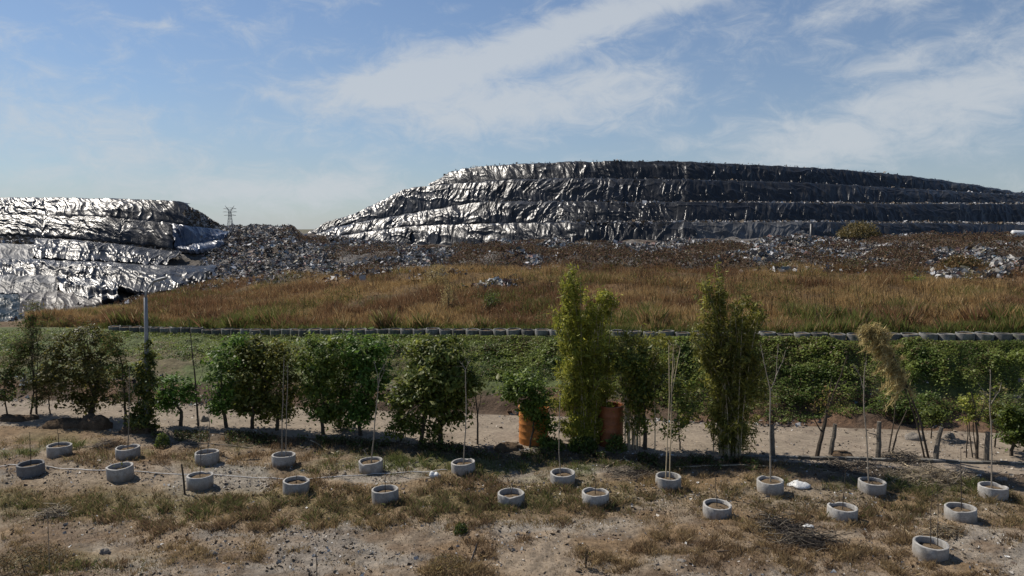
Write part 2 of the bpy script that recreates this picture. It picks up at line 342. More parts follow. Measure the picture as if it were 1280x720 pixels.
def terrain_color(px, d):
    x = colx(px, d); td, rd, gd, cd = rel(px, d); py = HOR + CAMZ * F / d
    n = fbm(x * 0.8, d * 0.8, 4, 41); n2 = fbm(x * 0.3, d * 0.3, 4, 42)
    g, gr, gy = fg_zone(px, py)
    c = mixc((0.225, 0.178, 0.128), (0.14, 0.10, 0.066), sstep(0.35, 0.65, n))
    c = mixc(c, (0.26, 0.245, 0.215), gy); c = mixc(c, (0.20, 0.13, 0.065), g * 0.7); c = mixc(c, (0.07, 0.085, 0.025), gr * 0.7)
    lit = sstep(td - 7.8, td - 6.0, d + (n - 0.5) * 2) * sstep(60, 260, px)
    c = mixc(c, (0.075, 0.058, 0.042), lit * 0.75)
    bank = sstep(td - 0.3, td + 0.2, d)
    c = mixc(c, mixc((0.155, 0.095, 0.058), (0.09, 0.062, 0.042), sstep(0.4, 0.65, n)), bank)
    emb = sstep(td + 1.4, td + 2.0, d + (n - 0.5)); c = mixc(c, mixc((0.09, 0.11, 0.04), (0.12, 0.10, 0.055), sstep(0.5, 0.7, n2)), emb)
    hs = sstep(rd + 0.5, rd + 1.5, d); c = mixc(c, mixc((0.165, 0.105, 0.052), (0.11, 0.073, 0.038), sstep(0.4, 0.6, n2)), hs)
    mo = sstep(gd - 1, gd + 2, d); c = mixc(c, mixc((0.13, 0.12, 0.11), (0.07, 0.05, 0.035), sstep(0.42, 0.6, n2)), mo)
    return c
def patch(name, px, lo, hi, nd, material, kind='structure', label=None, lift=0):
    """a sheet of the terrain between two distance lines"""
    t = np.linspace(0, 1, nd)
    Pp = px[:, None]; D = lo[:, None] * (1 - t) + hi[:, None] * t
    Pb = np.broadcast_to(Pp, D.shape)
    V = np.stack([colx(Pb, D), D, tz(Pb, D) + lift], -1)
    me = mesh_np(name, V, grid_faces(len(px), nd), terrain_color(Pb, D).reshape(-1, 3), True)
    o = ob(name, me, material); o['kind'] = kind
    if label: o['label'] = label
    return o
def R4(px): return rel(px, 0)
px = np.linspace(-420, 1700, 800); td, rd, gd, cd = R4(px)
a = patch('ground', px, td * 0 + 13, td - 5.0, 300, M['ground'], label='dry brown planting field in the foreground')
px = np.linspace(-420, 1700, 500); td, rd, gd, cd = R4(px)
patch('dirt_road', px, td - 5.0, td + 0.0, 24, M['road'], label='pale dirt road behind the tree row')
patch('embankment', px, td + 0.0, rd + 0.9, 50, M['slope'], label='embankment overgrown with green creepers')
px = np.linspace(-420, 1700, 420); td, rd, gd, cd = R4(px)
patch('hillside', px, rd + 0.9, gd, 60, M['slope'], label='sloping terrace of tall dry grass')
patch('waste_slope', px, gd, cd + 55, 150, M['waste'], label='rough slope of exposed grey rubbish')
# the plain that reaches the horizon
pl = mesh_np('plain', [(-5000, -40, -1.2), (5000, -40, -1.2), (5000, 5500, -1.2), (-5000, 5500, -1.2)], [[0, 1, 2, 3]], np.tile([0.12, 0.11, 0.07], (4, 1)))
o = ob('plain', pl, M['slope']); o['kind'] = 'structure'; o['label'] = 'flat land reaching to the horizon'

# ------------------------------------------------------------------ landfill mounds and their plastic covers
class Loft:
    """a hill face given by curves of (px, py, distance), lowest first"""
    def __init__(s, curves): s.c = [np.array(c, float) for c in curves]
    def at(s, px):
        return (np.stack([np.interp(px, c[:, 0], c[:, 1]) for c in s.c], -1), np.stack([np.interp(px, c[:, 0], c[:, 2]) for c in s.c], -1))
    def dist(s, px, py):
        PY, D = s.at(px); out = np.empty(px.shape)
        f = px.ravel(); g = py.ravel(); PYf = PY.reshape(-1, PY.shape[-1]); Df = D.reshape(PYf.shape); r = np.empty(len(f))
        for i in range(len(f)): r[i] = np.interp(-g[i], -PYf[i], Df[i])
        return r.reshape(px.shape)
def mound(name, loft, x0, x1, nu, nsub, label, back=40, sink=0.7):
    px = np.linspace(x0, x1, nu); PY, D = loft.at(px); rows = []
    for i in range(PY.shape[1] - 1):
        for t in np.linspace(0, 1, nsub, endpoint=False):
            rows.append((PY[:, i] * (1 - t) + PY[:, i + 1] * t, D[:, i] * (1 - t) + D[:, i + 1] * t))
    rows.append((PY[:, -1], D[:, -1]))
    V = np.stack([W3(px, py, d) for py, d in rows], 1)
    V[..., 1] += sink; V[..., 2] -= sink * 0.35
    n = fbm(V[..., 0] * 0.35, V[..., 1] * 0.35 + V[..., 2] * 0.5, 4, 55); V[..., 2] += (n - 0.5) * 0.5
    top = V[:, -1:, :].copy(); ky = lambda q, dz: np.stack([top[..., 0] * (top[..., 1] + q) / top[..., 1], top[..., 1] + q, top[..., 2] + dz], -1); b1 = ky(6, -0.4); b2 = ky(back, -6.0); b3 = ky(back + 25, -22)
    V = np.concatenate([V, b1, b2, b3], 1)
    c = mixc((0.13, 0.12, 0.11), (0.075, 0.06, 0.045), sstep(0.4, 0.6, fbm(V[..., 0] * 0.3, V[..., 1] * 0.3 + V[..., 2], 4, 56)))
    o = ob(name, mesh_np(name, V, grid_faces(nu, V.shape[1]), c.reshape(-1, 3), True), M['waste']); o['kind'] = 'structure'; o['label'] = label
    return o
def folds(s, t, L, seed, amp, shear=0.35, fine=1.0):
    """drapery relief: s metres along the tier, t metres up; long sharp creases in a few directions"""
    w = (fbm(s * 0.10, t * 0.15, 3, seed + 9) - 0.5) * 5
    def crease(ang, fa, fl, sd, pw):
        c, q = math.cos(ang), math.sin(ang); a = s * c + t * q + w; b = -s * q + t * c
        return ridge(a * fa, b * fl, sd) ** pw
    m1 = sstep(0.35, 0.6, fbm(s * 0.07, t * 0.12, 2, seed + 5)); m2 = sstep(0.4, 0.6, fbm(s * 0.09 + 40, t * 0.15, 2, seed + 6))
    a = crease(shear, 0.42, 0.07, seed, 2.2) * 0.38 + crease(shear * 0.6 + 0.12, 1.05, 0.12, seed + 1, 1.8) * 0.36 + crease(shear * 1.2, 2.3, 0.22, seed + 11, 1.6) * 0.15
    a = a + crease(shear - 0.5, 0.8, 0.14, seed + 2, 3) * 0.40 * m1 * fine + crease(shear + 0.6, 1.0, 0.18, seed + 3, 3) * 0.34 * m2 * fine
    a = a + crease(1.35, 0.7, 0.08, seed + 7, 4) * 0.30 + crease(shear + 0.2, 1.9, 0.3, seed + 8, 2) * 0.16 * fine
    a = a + fbm(s * 0.12, t * 0.2, 3, seed + 4) * 0.3
    return amp * a
def tarp(name, top, bot, loft, material, label, amp=0.55, seed=0, nu=None, nv=44, lift=0.45, shear=0.35, group='plastic covers on the landfill', fine=1.0, ragged=1.0):
    top = np.array(top, float); bot = np.array(bot, float)
    if nu is None: nu = int((min(top[-1, 0], 1330) - max(top[0, 0], -60)) * 1.75) + 8
    u = np.linspace(0, 1, nu); v = np.linspace(0, 1, nv)
    def cur(c):
        w = np.linspace(0, 1, len(c)) if c.shape[1] == 2 else None
        arc = np.concatenate([[0], np.cumsum(np.hypot(np.diff(c[:, 0]), np.diff(c[:, 1])))]); arc /= arc[-1]
        return np.stack([np.interp(u, arc, c[:, i]) for i in range(c.shape[1])], -1)
    A, B = cur(bot), cur(top)
    jag = (fbm(u * nu / 14., u * 0, 4, seed + 70) - 0.5) * ragged
    A[:, 1] += jag * 5; B[:, 1] += (fbm(u * nu / 16., u * 0 + 4, 4, seed + 71) - 0.5) * 2.2 * ragged
    e = np.minimum(1, np.minimum(u, 1 - u) * nu / 12.)
    G = A[:, None, :] * (1 - v)[None, :, None] + B[:, None, :] * v[None, :, None]
    sidej = (fbm(v * 5, v * 0 + seed, 3, seed + 72) - 0.5) * 7 * ragged
    G[..., 0] += np.where((u < 0.5)[:, None], 1 - sstep(0, 0.04, u)[:, None], sstep(0.96, 1, u)[:, None]) * sidej[None]
    if G.shape[2] == 3: d = G[..., 2]
    else: d = loft.dist(G[..., 0], G[..., 1])
    P = W3(G[..., 0], G[..., 1], d)
    du = np.gradient(P, axis=0); dv = np.gradient(P, axis=1)
    Nn = np.cross(du, dv); Nn /= np.linalg.norm(Nn, axis=-1, keepdims=True) + 1e-9
    s = np.cumsum(np.linalg.norm(du, axis=-1), 0); s = s[:, nv // 2][:, None] * np.ones((1, nv)); t = np.cumsum(np.linalg.norm(dv, axis=-1), 1)
    Lh = t[:, -1:]
    h = folds(s, t, Lh, seed, amp, shear, fine)
    vv = v[None]
    prof_ = np.sin(np.pi * np.clip(vv, 0, 1)) ** 0.6
    h = h * (0.25 + 0.75 * prof_)
    P = P + Nn * (h + lift * 0.6)[..., None]; P[..., 1] -= lift * 0.5
    # hem laid back over the crest and tucked into the toe
    hemt = P[:, -1:, :] + np.array([0, 0.9, -0.05]); hemb = P[:, :1, :] + np.array([0, 0.4, -0.45])
    P = np.concatenate([hemb, P, hemt], 1)
    o = ob(name, mesh_np(name, P, grid_faces(nu, nv + 2), None, True), material)
    return tag(o, label, 'tarp', group)

def off(px):
    px = np.asarray(px, float)
    return np.where(px < 820, 27 * np.clip((820 - px) / 450, 0, 3) ** 1.5, 17 * np.clip((px - 820) / 460, 0, 3) ** 1.4)
def cv(pts, base): return [(x, y, base + float(off(x))) for x, y in pts]
S0 = [(366, 314), (420, 311), (500, 310), (600, 310), (700, 310), (860, 306), (1000, 303), (1130, 301), (1280, 301), (1500, 301)]
S1 = [(370, 309), (420, 297), (510, 284.5), (600, 281), (720, 280), (860, 279.5), (1000, 279.5), (1130, 280.5), (1280, 282), (1500, 284)]
S2 = [(374, 304), (420, 286), (470, 276), (554, 262), (600, 253.5), (720, 254), (860, 254.5), (1000, 255.5), (1130, 256.5), (1280, 256.5), (1500, 262)]
S3 = [(380, 299), (410, 280), (441, 271), (485, 249), (507, 237.5), (544, 233), (640, 226), (720, 225), (860, 226), (1000, 230), (1130, 237), (1280, 246), (1500, 262)]
S4 = [(540, 233), (563, 216), (590, 210), (657, 205.5), (760, 202.5), (860, 203.5), (1000, 210), (1100, 217), (1180, 227), (1250, 238), (1282, 244), (1500, 262)]
S4f = [(380, 298), (410, 279), (441, 270), (485, 248), (507, 236.5)] + S4
E = lambda pts: pts
C0, C1 = cv(S0, 108), cv(S1, 111)
dn = lambda pts, k: [(x, y + k) for x, y in pts]
C1b, C2 = cv(dn(S1, 0.6), 116), cv(S2, 119.2)
C2b, C3 = cv(dn(S2, 0.6), 124), cv(S3, 127.4)
C3b, C4 = cv(dn(S3, 0.6), 132), cv(S4f, 135)
LR = Loft([C0, C1, C1b, C2, C2b, C3, C3b, C4])
def mono(l):   # keep rows rising
    return l
mound('landfill_mound', LR, 372, 1480, 320, 4, 'large terraced landfill mound under the black covers')
tb, ts = M['tarp_black'], M['tarp_silver']
def cut(pts, x0, x1):
    a = np.array(pts, float); xs = np.concatenate([[x0], a[(a[:, 0] > x0) & (a[:, 0] < x1), 0], [x1]])
    return [tuple([x] + [float(np.interp(x, a[:, 0], a[:, k])) for k in range(1, a.shape[1])]) for x in xs]
tarp('plastic_tarp', cut(C4, 540, 1340), cut(C3b, 540, 1340), None, tb, 'black plastic cover on the topmost tier of the big landfill mound', 0.42, 100, lift=0.3)
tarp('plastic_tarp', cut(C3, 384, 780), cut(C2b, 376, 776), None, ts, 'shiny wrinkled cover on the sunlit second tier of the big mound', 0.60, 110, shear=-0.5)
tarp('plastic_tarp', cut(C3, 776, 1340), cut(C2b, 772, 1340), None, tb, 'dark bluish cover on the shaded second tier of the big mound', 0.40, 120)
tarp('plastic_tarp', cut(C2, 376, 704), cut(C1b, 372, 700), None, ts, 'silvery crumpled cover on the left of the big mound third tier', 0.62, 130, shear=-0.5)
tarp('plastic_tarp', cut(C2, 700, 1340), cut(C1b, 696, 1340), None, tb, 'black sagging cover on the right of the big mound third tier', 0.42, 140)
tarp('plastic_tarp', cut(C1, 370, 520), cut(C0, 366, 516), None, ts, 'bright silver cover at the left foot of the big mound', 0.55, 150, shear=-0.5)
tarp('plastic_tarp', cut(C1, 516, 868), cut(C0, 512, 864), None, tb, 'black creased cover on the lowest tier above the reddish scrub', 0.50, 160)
tarp('plastic_tarp', cut(C1, 862, 1004), cut(C0, 858, 1000), None, M['tarp_grey'], 'greyish cover on the lowest tier left of the black pipe cross', 0.35, 170)
tarp('plastic_tarp', cut(C1, 998, 1340), cut(C0, 994, 1340), None, tb, 'dull black cover on the lowest tier at the right edge', 0.40, 180)

L0 = [(-420, 424, 57), (0, 414, 60), (60, 400, 66), (145, 380, 72), (200, 370, 76), (260, 362, 80), (300, 356, 86)]
L1 = [(-420, 345, 76), (0, 346, 76), (100, 346, 78), (180, 347, 81), (272, 336, 88), (300, 331, 96)]
L2 = [(-420, 320, 82), (0, 324, 82), (100, 328, 84), (206, 333, 88), (250, 322, 94), (300, 314, 108)]
L3 = [(-420, 300, 89), (0, 302, 89), (100, 306, 90), (219, 317, 93), (280, 307, 103), (300, 302, 115)]
L4 = [(-420, 293, 96), (0, 296, 96), (125, 303, 96), (212, 314, 97), (284, 305, 108), (300, 297, 120)]
L5 = [(-420, 266, 101), (0, 270, 101), (134, 272, 100), (231, 281, 102), (275, 288, 112), (300, 291, 128)]
L6 = [(-420, 247, 105), (0, 249.5, 105), (134, 250, 104), (219, 253, 105), (231, 255, 106), (250, 264, 109), (272, 278, 116), (282, 285, 122), (300, 289, 132)]
LL = Loft([L0, L1, L2, L3, L4, L5, L6])
mound('landfill_mound', LL, -420, 300, 240, 5, 'lower landfill mound on the left under silver covers', sink=0.8)
tarp('plastic_tarp', [(-60, 248), (0, 249.5), (134, 250), (219, 253), (232, 255.5)], [(-60, 271), (0, 273), (134, 275), (200, 280), (231, 283)], LL, M['tarp_left'], 'silver wrinkled cover along the flat top of the left mound', 0.42, 200, nv=54)
tarp('plastic_tarp', [(-60, 269), (0, 271), (134, 273), (222, 281)], [(-60, 292), (0, 295), (125, 302), (214, 313)], LL, M['tarp_left'], 'silver cover hanging below the top of the left mound', 0.42, 210, nv=54)
tarp('plastic_tarp', [(214, 282), (240, 284), (264, 288), (284, 291)], [(216, 313), (240, 317), (268, 314), (282, 306)], LL, M['tarp_blue'], 'blue tinted crumpled cover at the right shoulder of the left mound', 0.55, 220, nv=54, fine=1.6)
tarp('plastic_tarp', [(47, 301), (120, 306), (232, 319)], [(44, 326), (130, 330), (208, 335)], LL, M['tarp_left'], 'silver cover just below the bare earth ledge of the left mound', 0.42, 230, nv=46)
tarp('plastic_tarp', [(-60, 304), (0, 307), (46, 309)], [(-60, 326), (0, 330), (44, 331)], LL, M['tarp_grey'], 'smooth grey cover below the ledge at the left edge', 0.28, 240, nv=40)
tarp('plastic_tarp', [(-60, 326), (12, 328), (130, 331), (206, 336), (273, 335)], [(-60, 350), (12, 349), (100, 352), (184, 371), (255, 362)], LL, M['tarp_left'], 'broad silver cover reaching down to the brown grass', 0.5, 250, nv=64, shear=0.5)
tarp('plastic_tarp', [(-60, 343), (0, 347), (84, 348)], [(-60, 372), (0, 371), (72, 370)], LL, M['tarp_grey'], 'pale dusty grey cover low on the left mound', 0.34, 260, nv=46)
tarp('plastic_tarp', [(70, 348), (100, 350), (146, 356)], [(80, 372), (112, 382), (150, 378)], LL, tb, 'torn black cover between grey and silver sheets', 0.6, 270, nv=46, fine=1.6)
tarp('plastic_tarp', [(26, 370), (76, 367), (124, 372)], [(26, 405), (84, 399), (132, 388)], LL, M['tarp_brown'], 'brownish grey cover draped over the lowest left bank', 0.42, 280, nv=46)
tarp('plastic_tarp', [(-60, 372), (0, 371), (36, 372)], [(-60, 420), (0, 416), (30, 408)], LL, M['tarp_teal'], 'dark teal cover at the bottom left corner of the mound', 0.42, 290, nv=54, shear=0.8)

# ------------------------------------------------------------------ loose stuff: scraps, grass, creepers
def scraps(name, P, size, cols, label, seed=1, flat=0.5):
    r = np.random.default_rng(seed); n = len(P)
    s = size * np.clip(np.exp(r.normal(-0.1, 0.62, n)), 0.25, 3.0); A = r.normal(0, 1, (n, 3)); A[:, 2] *= flat; A /= np.linalg.norm(A, axis=1, keepdims=True)
    B = r.normal(0, 1, (n, 3)); B -= (A * B).sum(1, keepdims=True) * A; B /= np.linalg.norm(B, axis=1, keepdims=True)
    Cn = np.cross(A, B); s = s[:, None]; asp = r.uniform(0.35, 1, (n, 1))
    V = np.stack([P - A * s - B * s * asp, P + A * s - B * s * asp * 0.6 + Cn * s * 0.3, P + A * s * 0.8 + B * s * asp, P - A * s * 0.9 + B * s * asp * 0.9 + Cn * s * 0.4], 1)
    c = np.array(cols)[r.integers(0, len(cols), n)] * r.uniform(0.6, 1.2, (n, 1))
    i = np.arange(n)[:, None] * 4; Fc = np.concatenate([i + [0, 1, 2], i + [0, 2, 3]], 0)
    o = ob(name, mesh_np(name, V, Fc, np.repeat(c, 4, 0)), M['scrap']); return tag(o, label, None, None, 'stuff')
def blades(name, P, h, w, lean, cols, label, seed=2, material='grass', shade=0.6):
    """bent blades: two triangles each, base slightly darker in pigment than the dry tip"""
    r = np.random.default_rng(seed); n = len(P)
    a = r.uniform(0, 2 * np.pi, n); wd = np.stack([np.cos(a), np.sin(a) * 0.6, 0 * a], -1)
    b = r.uniform(0, 2 * np.pi, n); ln = np.stack([np.cos(b), np.sin(b), 0 * b], -1) * (np.abs(r.normal(0, lean, n)) * h)[:, None]
    h3 = np.stack([0 * a, 0 * a, h], -1); w = np.broadcast_to(w, (n,))[:, None]
    V = np.stack([P - wd * w, P + wd * w, P + h3 * 0.6 + ln * 0.45 + wd * w * 0.8, P + h3 + ln], 1)
    c = np.repeat(cols, 4, 0)
    i = np.arange(n)[:, None] * 4; Fc = np.concatenate([i + [0, 1, 2], i + [0, 2, 3]], 0)
    o = ob(name, mesh_np(name, V, Fc, c), M[material]); return tag(o, label, None, None, 'stuff')
def leafquads(P, size, r, up=0.5, asp=0.5, outward=None):
    n = len(P); Nn = r.normal(0, 1, (n, 3)); Nn[:, 2] = np.abs(Nn[:, 2]) * (0.4 + up) + up
    if outward is not None: Nn = Nn + outward * 0.7
    Nn /= np.linalg.norm(Nn, axis=1, keepdims=True)
    A = r.normal(0, 1, (n, 3)); A -= (A * Nn).sum(1, keepdims=True) * Nn; A /= np.linalg.norm(A, axis=1, keepdims=True)
    B = np.cross(Nn, A); s = (size * np.exp(r.normal(0, 0.3, n)))[:, None]
    V = np.stack([P - A * s, P - B * s * asp - Nn * s * 0.12, P + A * s, P + B * s * asp - Nn * s * 0.12], 1)
    i = np.arange(n)[:, None] * 4
    return V, np.concatenate([i + [0, 1, 2], i + [0, 2, 3]], 0)
pick = lambda r, cols, n: np.array(cols)[r.integers(0, len(cols), n)] * r.uniform(0.65, 1.3, (n, 1))
WASTE = [(0.52, 0.52, 0.53), (0.34, 0.34, 0.35), (0.24, 0.22, 0.20), (0.10, 0.09, 0.085), (0.16, 0.15, 0.14), (0.42, 0.40, 0.37), (0.09, 0.08, 0.075), (0.46, 0.455, 0.44), (0.20, 0.14, 0.10), (0.36, 0.34, 0.31), (0.13, 0.12, 0.11), (0.24, 0.14, 0.12), (0.14, 0.19, 0.23), (0.34, 0.30, 0.21), (0.28, 0.27, 0.26)]
def bushmask(px, d): return fbm(px / 75., d / 9., 4, 61)
r = np.random.default_rng(3)
# rubbish on the slope and the saddle
n = 190000; qx = r.uniform(-20, 1330, n); t = r.uniform(0, 1, n); td, rd, gd, cd = R4(qx); qd = gd - 2 + (cd + 6 - gd + 2) * t ** 0.8
bm_ = bushmask(qx, qd); sad = np.exp(-((qx - 310) / 80) ** 2)
keep = (bm_ < 0.50 + 0.6 * sad + r.normal(0, 0.05, n)) & (qd > gd + (4 - 5 * sad) * r.uniform(0, 2, n)) & ~((qx < 215) & (r.uniform(0, 1, n) < 0.85))
P = tp(qx[keep], qd[keep]); P[:, 2] += r.uniform(0, 0.25, keep.sum())
for cx_, cd_, w_, q_ in ((1215, 57, 26, 900), (545, 64, 18, 300), (622, 57, 14, 260), (1010, 60, 30, 260), (480, 70, 40, 500)):
    P = np.vstack([P, tp(r.normal(cx_, w_, q_), r.normal(cd_, 1.0, q_)) + [0, 0, 0.3]])
scraps('rubbish', P, 0.115, WASTE, 'pale grey rubbish scattered over the landfill slope', 5)
# rubbish on the ledges of both mounds
def ledge(pts, base, n, zj, r):
    a = np.array(pts, float); x = r.uniform(a[0, 0], a[-1, 0], n); y = np.interp(x, a[:, 0], a[:, 1])
    return W3(x, y, base + off(x) + r.uniform(-0.6, 4, n)) + np.stack([0 * x, 0 * x, r.uniform(-0.1, zj, n)], -1)
PL = []
for pts, b, x0, x1, n in ((S1, 111.2, 700, 1400, 5200), (S2, 119.5, 860, 1400, 3800), (S2, 119.5, 600, 860, 500), (S3, 127.6, 640, 1300, 500), (S4, 135.2, 545, 1290, 400), (S1, 111.2, 1120, 1400, 4000)):
    PL.append(ledge(cut(pts, x0, x1), b, n, 0.45, r))
x = r.uniform(-10, 225, 3500); py = np.interp(x, [0, 125, 219], [299, 305, 315.5]) + r.uniform(-3.5, 3.5, 3500)
PL.append(W3(x, py, LL.dist(x, py) - 0.1))
x = r.uniform(232, 300, 5000); py = np.interp(x, [232, 250, 272, 282, 300], [258, 266, 280, 287, 290]) + np.abs(r.normal(0, 14, 5000))
PL.append(W3(x, py, LL.dist(x, py) + 0.2))
scraps('ledge_litter', np.vstack(PL), 0.13, WASTE[:6] + [(0.15, 0.11, 0.07), (0.13, 0.10, 0.07)], 'litter and earth along the ledges of the mounds', 6)
# dry scrub on the rubbish slope
n = 150000; qx = r.uniform(150, 1330, n); td, rd, gd, cd = R4(qx); qd = gd + (cd - gd + 1) * r.uniform(0, 1, n)
bm_ = bushmask(qx, qd); sad = np.exp(-((qx - 290) / 75) ** 2); kk = bm_ > 0.48 + 0.5 * sad + r.normal(0, 0.02, n)
qx, qd, bm_ = qx[kk], qd[kk], bm_[kk]; n = len(qx); P = tp(qx, qd); cd = R4(qx)[3]; hh = (0.12 + np.clip((bm_ - 0.48) * 8.0, 0, 1.1)) * (1 - 0.75 * sstep(cd - 14, cd - 3, qd)) * sstep(330, 430, qx) ** 0.5 + 0.05
P[:, 2] += r.uniform(0, 1, n) ** 0.6 * hh
V, Fc = leafquads(P, np.full(n, 0.11), r, 0.3, 0.4)
c = pick(r, [(0.125, 0.072, 0.048), (0.095, 0.058, 0.04), (0.07, 0.048, 0.034), (0.18, 0.12, 0.07), (0.085, 0.078, 0.04)], n)
tag(ob('dry_scrub', mesh_np('dry_scrub', V, Fc, np.repeat(c, 4, 0)), M['dryleaf']), 'low reddish brown scrub growing over the rubbish slope', None, None, 'stuff')
# tall dry grass on the terrace
n = 420000; qx = r.uniform(30, 1340, n); td, rd, gd, cd = R4(qx); t = r.uniform(0, 1, n)
qd = 1 / (1 / (rd + 1.0) * (1 - t) + 1 / (gd + 3.5) * t); x_ = colx(qx, qd)
cl = fbm(x_ * 0.5, qd * 0.5, 4, 71); big = fbm(qx / 110., qd / 6., 4, 72); grn = sstep(0.50, 0.68, fbm(x_ * 0.16, qd * 0.25, 4, 73)) * (1 - sstep(rd + 1, rd + 14, qd) * 0.6)
grn = np.clip(grn + (1 - sstep(rd + 1, rd + 3.5, qd)) * 0.55, 0, 1)
kk = r.uniform(0, 1, n) < 0.5 + 0.8 * sstep(0.3, 0.6, cl)
qx, qd, cl, big, grn = qx[kk], qd[kk], cl[kk], big[kk], grn[kk]; n = len(qx)
c = mixc((0.22, 0.125, 0.065), (0.42, 0.285, 0.13), sstep(0.36, 0.64, big + r.normal(0, 0.07, n)))
c = mixc(c, (0.50, 0.39, 0.22), (r.uniform(0, 1, n) < 0.06).astype(float)); c = mixc(c, (0.16, 0.18, 0.05), (r.uniform(0, 1, n) < grn * 0.75).astype(float))
c = c * r.uniform(0.65, 1.25, (n, 1)); h = (0.24 + 0.40 * sstep(0.3, 0.7, cl)) * (1 + 0.9 * (1 - sstep(R4(qx)[1] + 1, R4(qx)[1] + 12, qd)) * sstep(0.40, 0.6, fbm(qx / 30., qd / 3., 3, 74))) * r.uniform(0.5, 1.25, n)
blades('dry_grass', tp(qx, qd), h, 0.0095, 0.3, c, 'tall dry golden brown grass on the terrace above the ring row', 8)
# dark brush and weeds among the grass
r = np.random.default_rng(21); n = 90000; qx = r.uniform(60, 1320, n); td, rd, gd, cd = R4(qx); qd = rd + 1.4 + (gd + 3 - rd - 1.4) * r.uniform(0, 1, n) ** 1.3
m_ = fbm(qx / 38., qd / 3.2, 4, 75); f_ = (qd - rd) / (gd - rd); kk = m_ > 0.63 - 0.07 * f_; qx, qd, m_ = qx[kk], qd[kk], m_[kk]; n = len(qx); P = tp(qx, qd); P[:, 2] += r.uniform(0, 1, n) ** 0.7 * (0.15 + (m_ - 0.55) * 5)
V, Fc = leafquads(P, np.full(n, 0.06), r, 0.3, 0.4); hue = fbm(qx / 60., qd / 5., 2, 76)[:, None]; c = np.where(hue > 0.52, pick(r, [(0.12, 0.13, 0.04), (0.16, 0.15, 0.05), (0.09, 0.10, 0.03)], n), pick(r, [(0.15, 0.09, 0.055), (0.11, 0.07, 0.045), (0.20, 0.12, 0.06)], n))
tag(ob('terrace_brush', mesh_np('terrace_brush', V, Fc, np.repeat(c, 4, 0)), M['dryleaf']), 'dark brush and weeds mixed into the dry grass', None, None, 'stuff')
# tall dark weed stalks on the terrace
mb = MB(); r = np.random.default_rng(9)
for i in range(1500):
    x = r.uniform(150, 1290); td, rd, gd, cd = [float(v) for v in R4(x)]; d = r.uniform(rd + 1.3, gd - 3); b = tp(x, d)
    h = r.uniform(0.7, 1.9); l = r.normal(0, 0.16, 2); mb.tube([b, b + [l[0] * 0.4, l[1], h * 0.5], b + [l[0] * 1.3 - 0.08, l[1], h]], [0.013, 0.010, 0.005], 3, False, np.array([(0.32, 0.22, 0.12), (0.20, 0.14, 0.08), (0.10, 0.075, 0.05), (0.13, 0.13, 0.05)])[i % 4])
tag(ob('weed_stalks', mb.mesh('weed_stalks'), M['dryleaf']), 'thin upright weed stalks standing in the dry grass', None, None, 'stuff')
# creepers on the embankment
r = np.random.default_rng(10); n = 210000; qx = r.uniform(-20, 1330, n); td, rd, gd, cd = R4(qx); t = r.uniform(0, 1, n) ** 0.85
lo_ = np.where(qx > 960, 0.05, 0.6); qd = td + lo_ + (rd - 0.45 - td - lo_) * t; x_ = colx(qx, qd); e = (qd - td) / (rd - td)
bare = fbm(x_ * 0.35, qd * 0.5, 4, 81); lowcut = np.interp(qx, [0, 240, 300, 620, 760, 950, 1010, 1280], [0.45, 0.40, 0.30, 0.30, 0.22, 0.10, 0.02, 0.02])
midgap = np.where(qx > 1040, np.exp(-((e - 0.40) / 0.06) ** 2), 0)
kk = (e + (bare - 0.5) * 0.55 > lowcut) & (r.uniform(0, 1, n) > midgap * 0.8) & ~((e < 0.8) & (bare > 0.64) & (qx < 330))
qx, qd, e, bare = qx[kk], qd[kk], e[kk], bare[kk]; n = len(qx); x_ = colx(qx, qd)
bush = fbm(x_ * 0.45, qd * 0.8, 4, 82); lump = sstep(0.42, 0.72, bush) * (0.12 + 0.6 * sstep(700, 1100, qx)) * np.clip(1.25 - e, 0, 1)
P = tp(qx, qd); P[:, 2] += r.uniform(0, 1, n) ** 0.7 * (0.12 + lump)
V, Fc = leafquads(P, 0.036 + 0.026 * sstep(0.5, 0.7, bush), r, 0.8, 0.55)
tone = fbm(x_ * 0.9, qd * 0.9, 3, 83)
c = mixc((0.115, 0.165, 0.038), (0.225, 0.275, 0.065), sstep(0.35, 0.65, tone + 0.25 * (e - 0.5))); brown = (r.uniform(0, 1, n) < 0.08 + 0.22 * sstep(0.5, 0.7, bare)).astype(float)
c = mixc(c, (0.15, 0.11, 0.055), brown) * r.uniform(0.6, 1.3, (n, 1))
tag(ob('creepers', mesh_np('creepers', V, Fc, np.repeat(c, 4, 0)), M['leaf']), 'green creepers covering the embankment below the ring row', None, None, 'stuff')
# short grass lip in front of and behind the ring row
n = 26000; qx = r.uniform(120, 1310, n); td, rd, gd, cd = R4(qx); front = r.uniform(0, 1, n) < 0.6
qd = np.where(front, rd - r.uniform(0.62, 1.5, n), rd + r.uniform(0.6, 1.6, n)); c = pick(r, [(0.09, 0.13, 0.028), (0.12, 0.15, 0.035), (0.16, 0.14, 0.05)], n)
blades('verge_grass', tp(qx, qd), np.where(front, 0.10, 0.42) * r.uniform(0.5, 1.3, n), 0.02, 0.4, c, 'short green grass along the row of concrete rings', 12)
# rubble on the soil bank and road edge
n = 5200; qx = r.uniform(-20, 1320, n); td, rd, gd, cd = R4(qx); qd = np.where(r.uniform(0, 1, n) < 0.45, td + np.abs(r.normal(0, 0.35, n)) - 0.2, td + r.uniform(1.2, 2.6, n)); m_ = fbm(qx / 60., qd, 3, 84) > 0.47
P = tp(qx[m_], qd[m_]); scraps('roadside_litter', P, 0.055, WASTE, 'stones and litter along the foot of the embankment', 13)
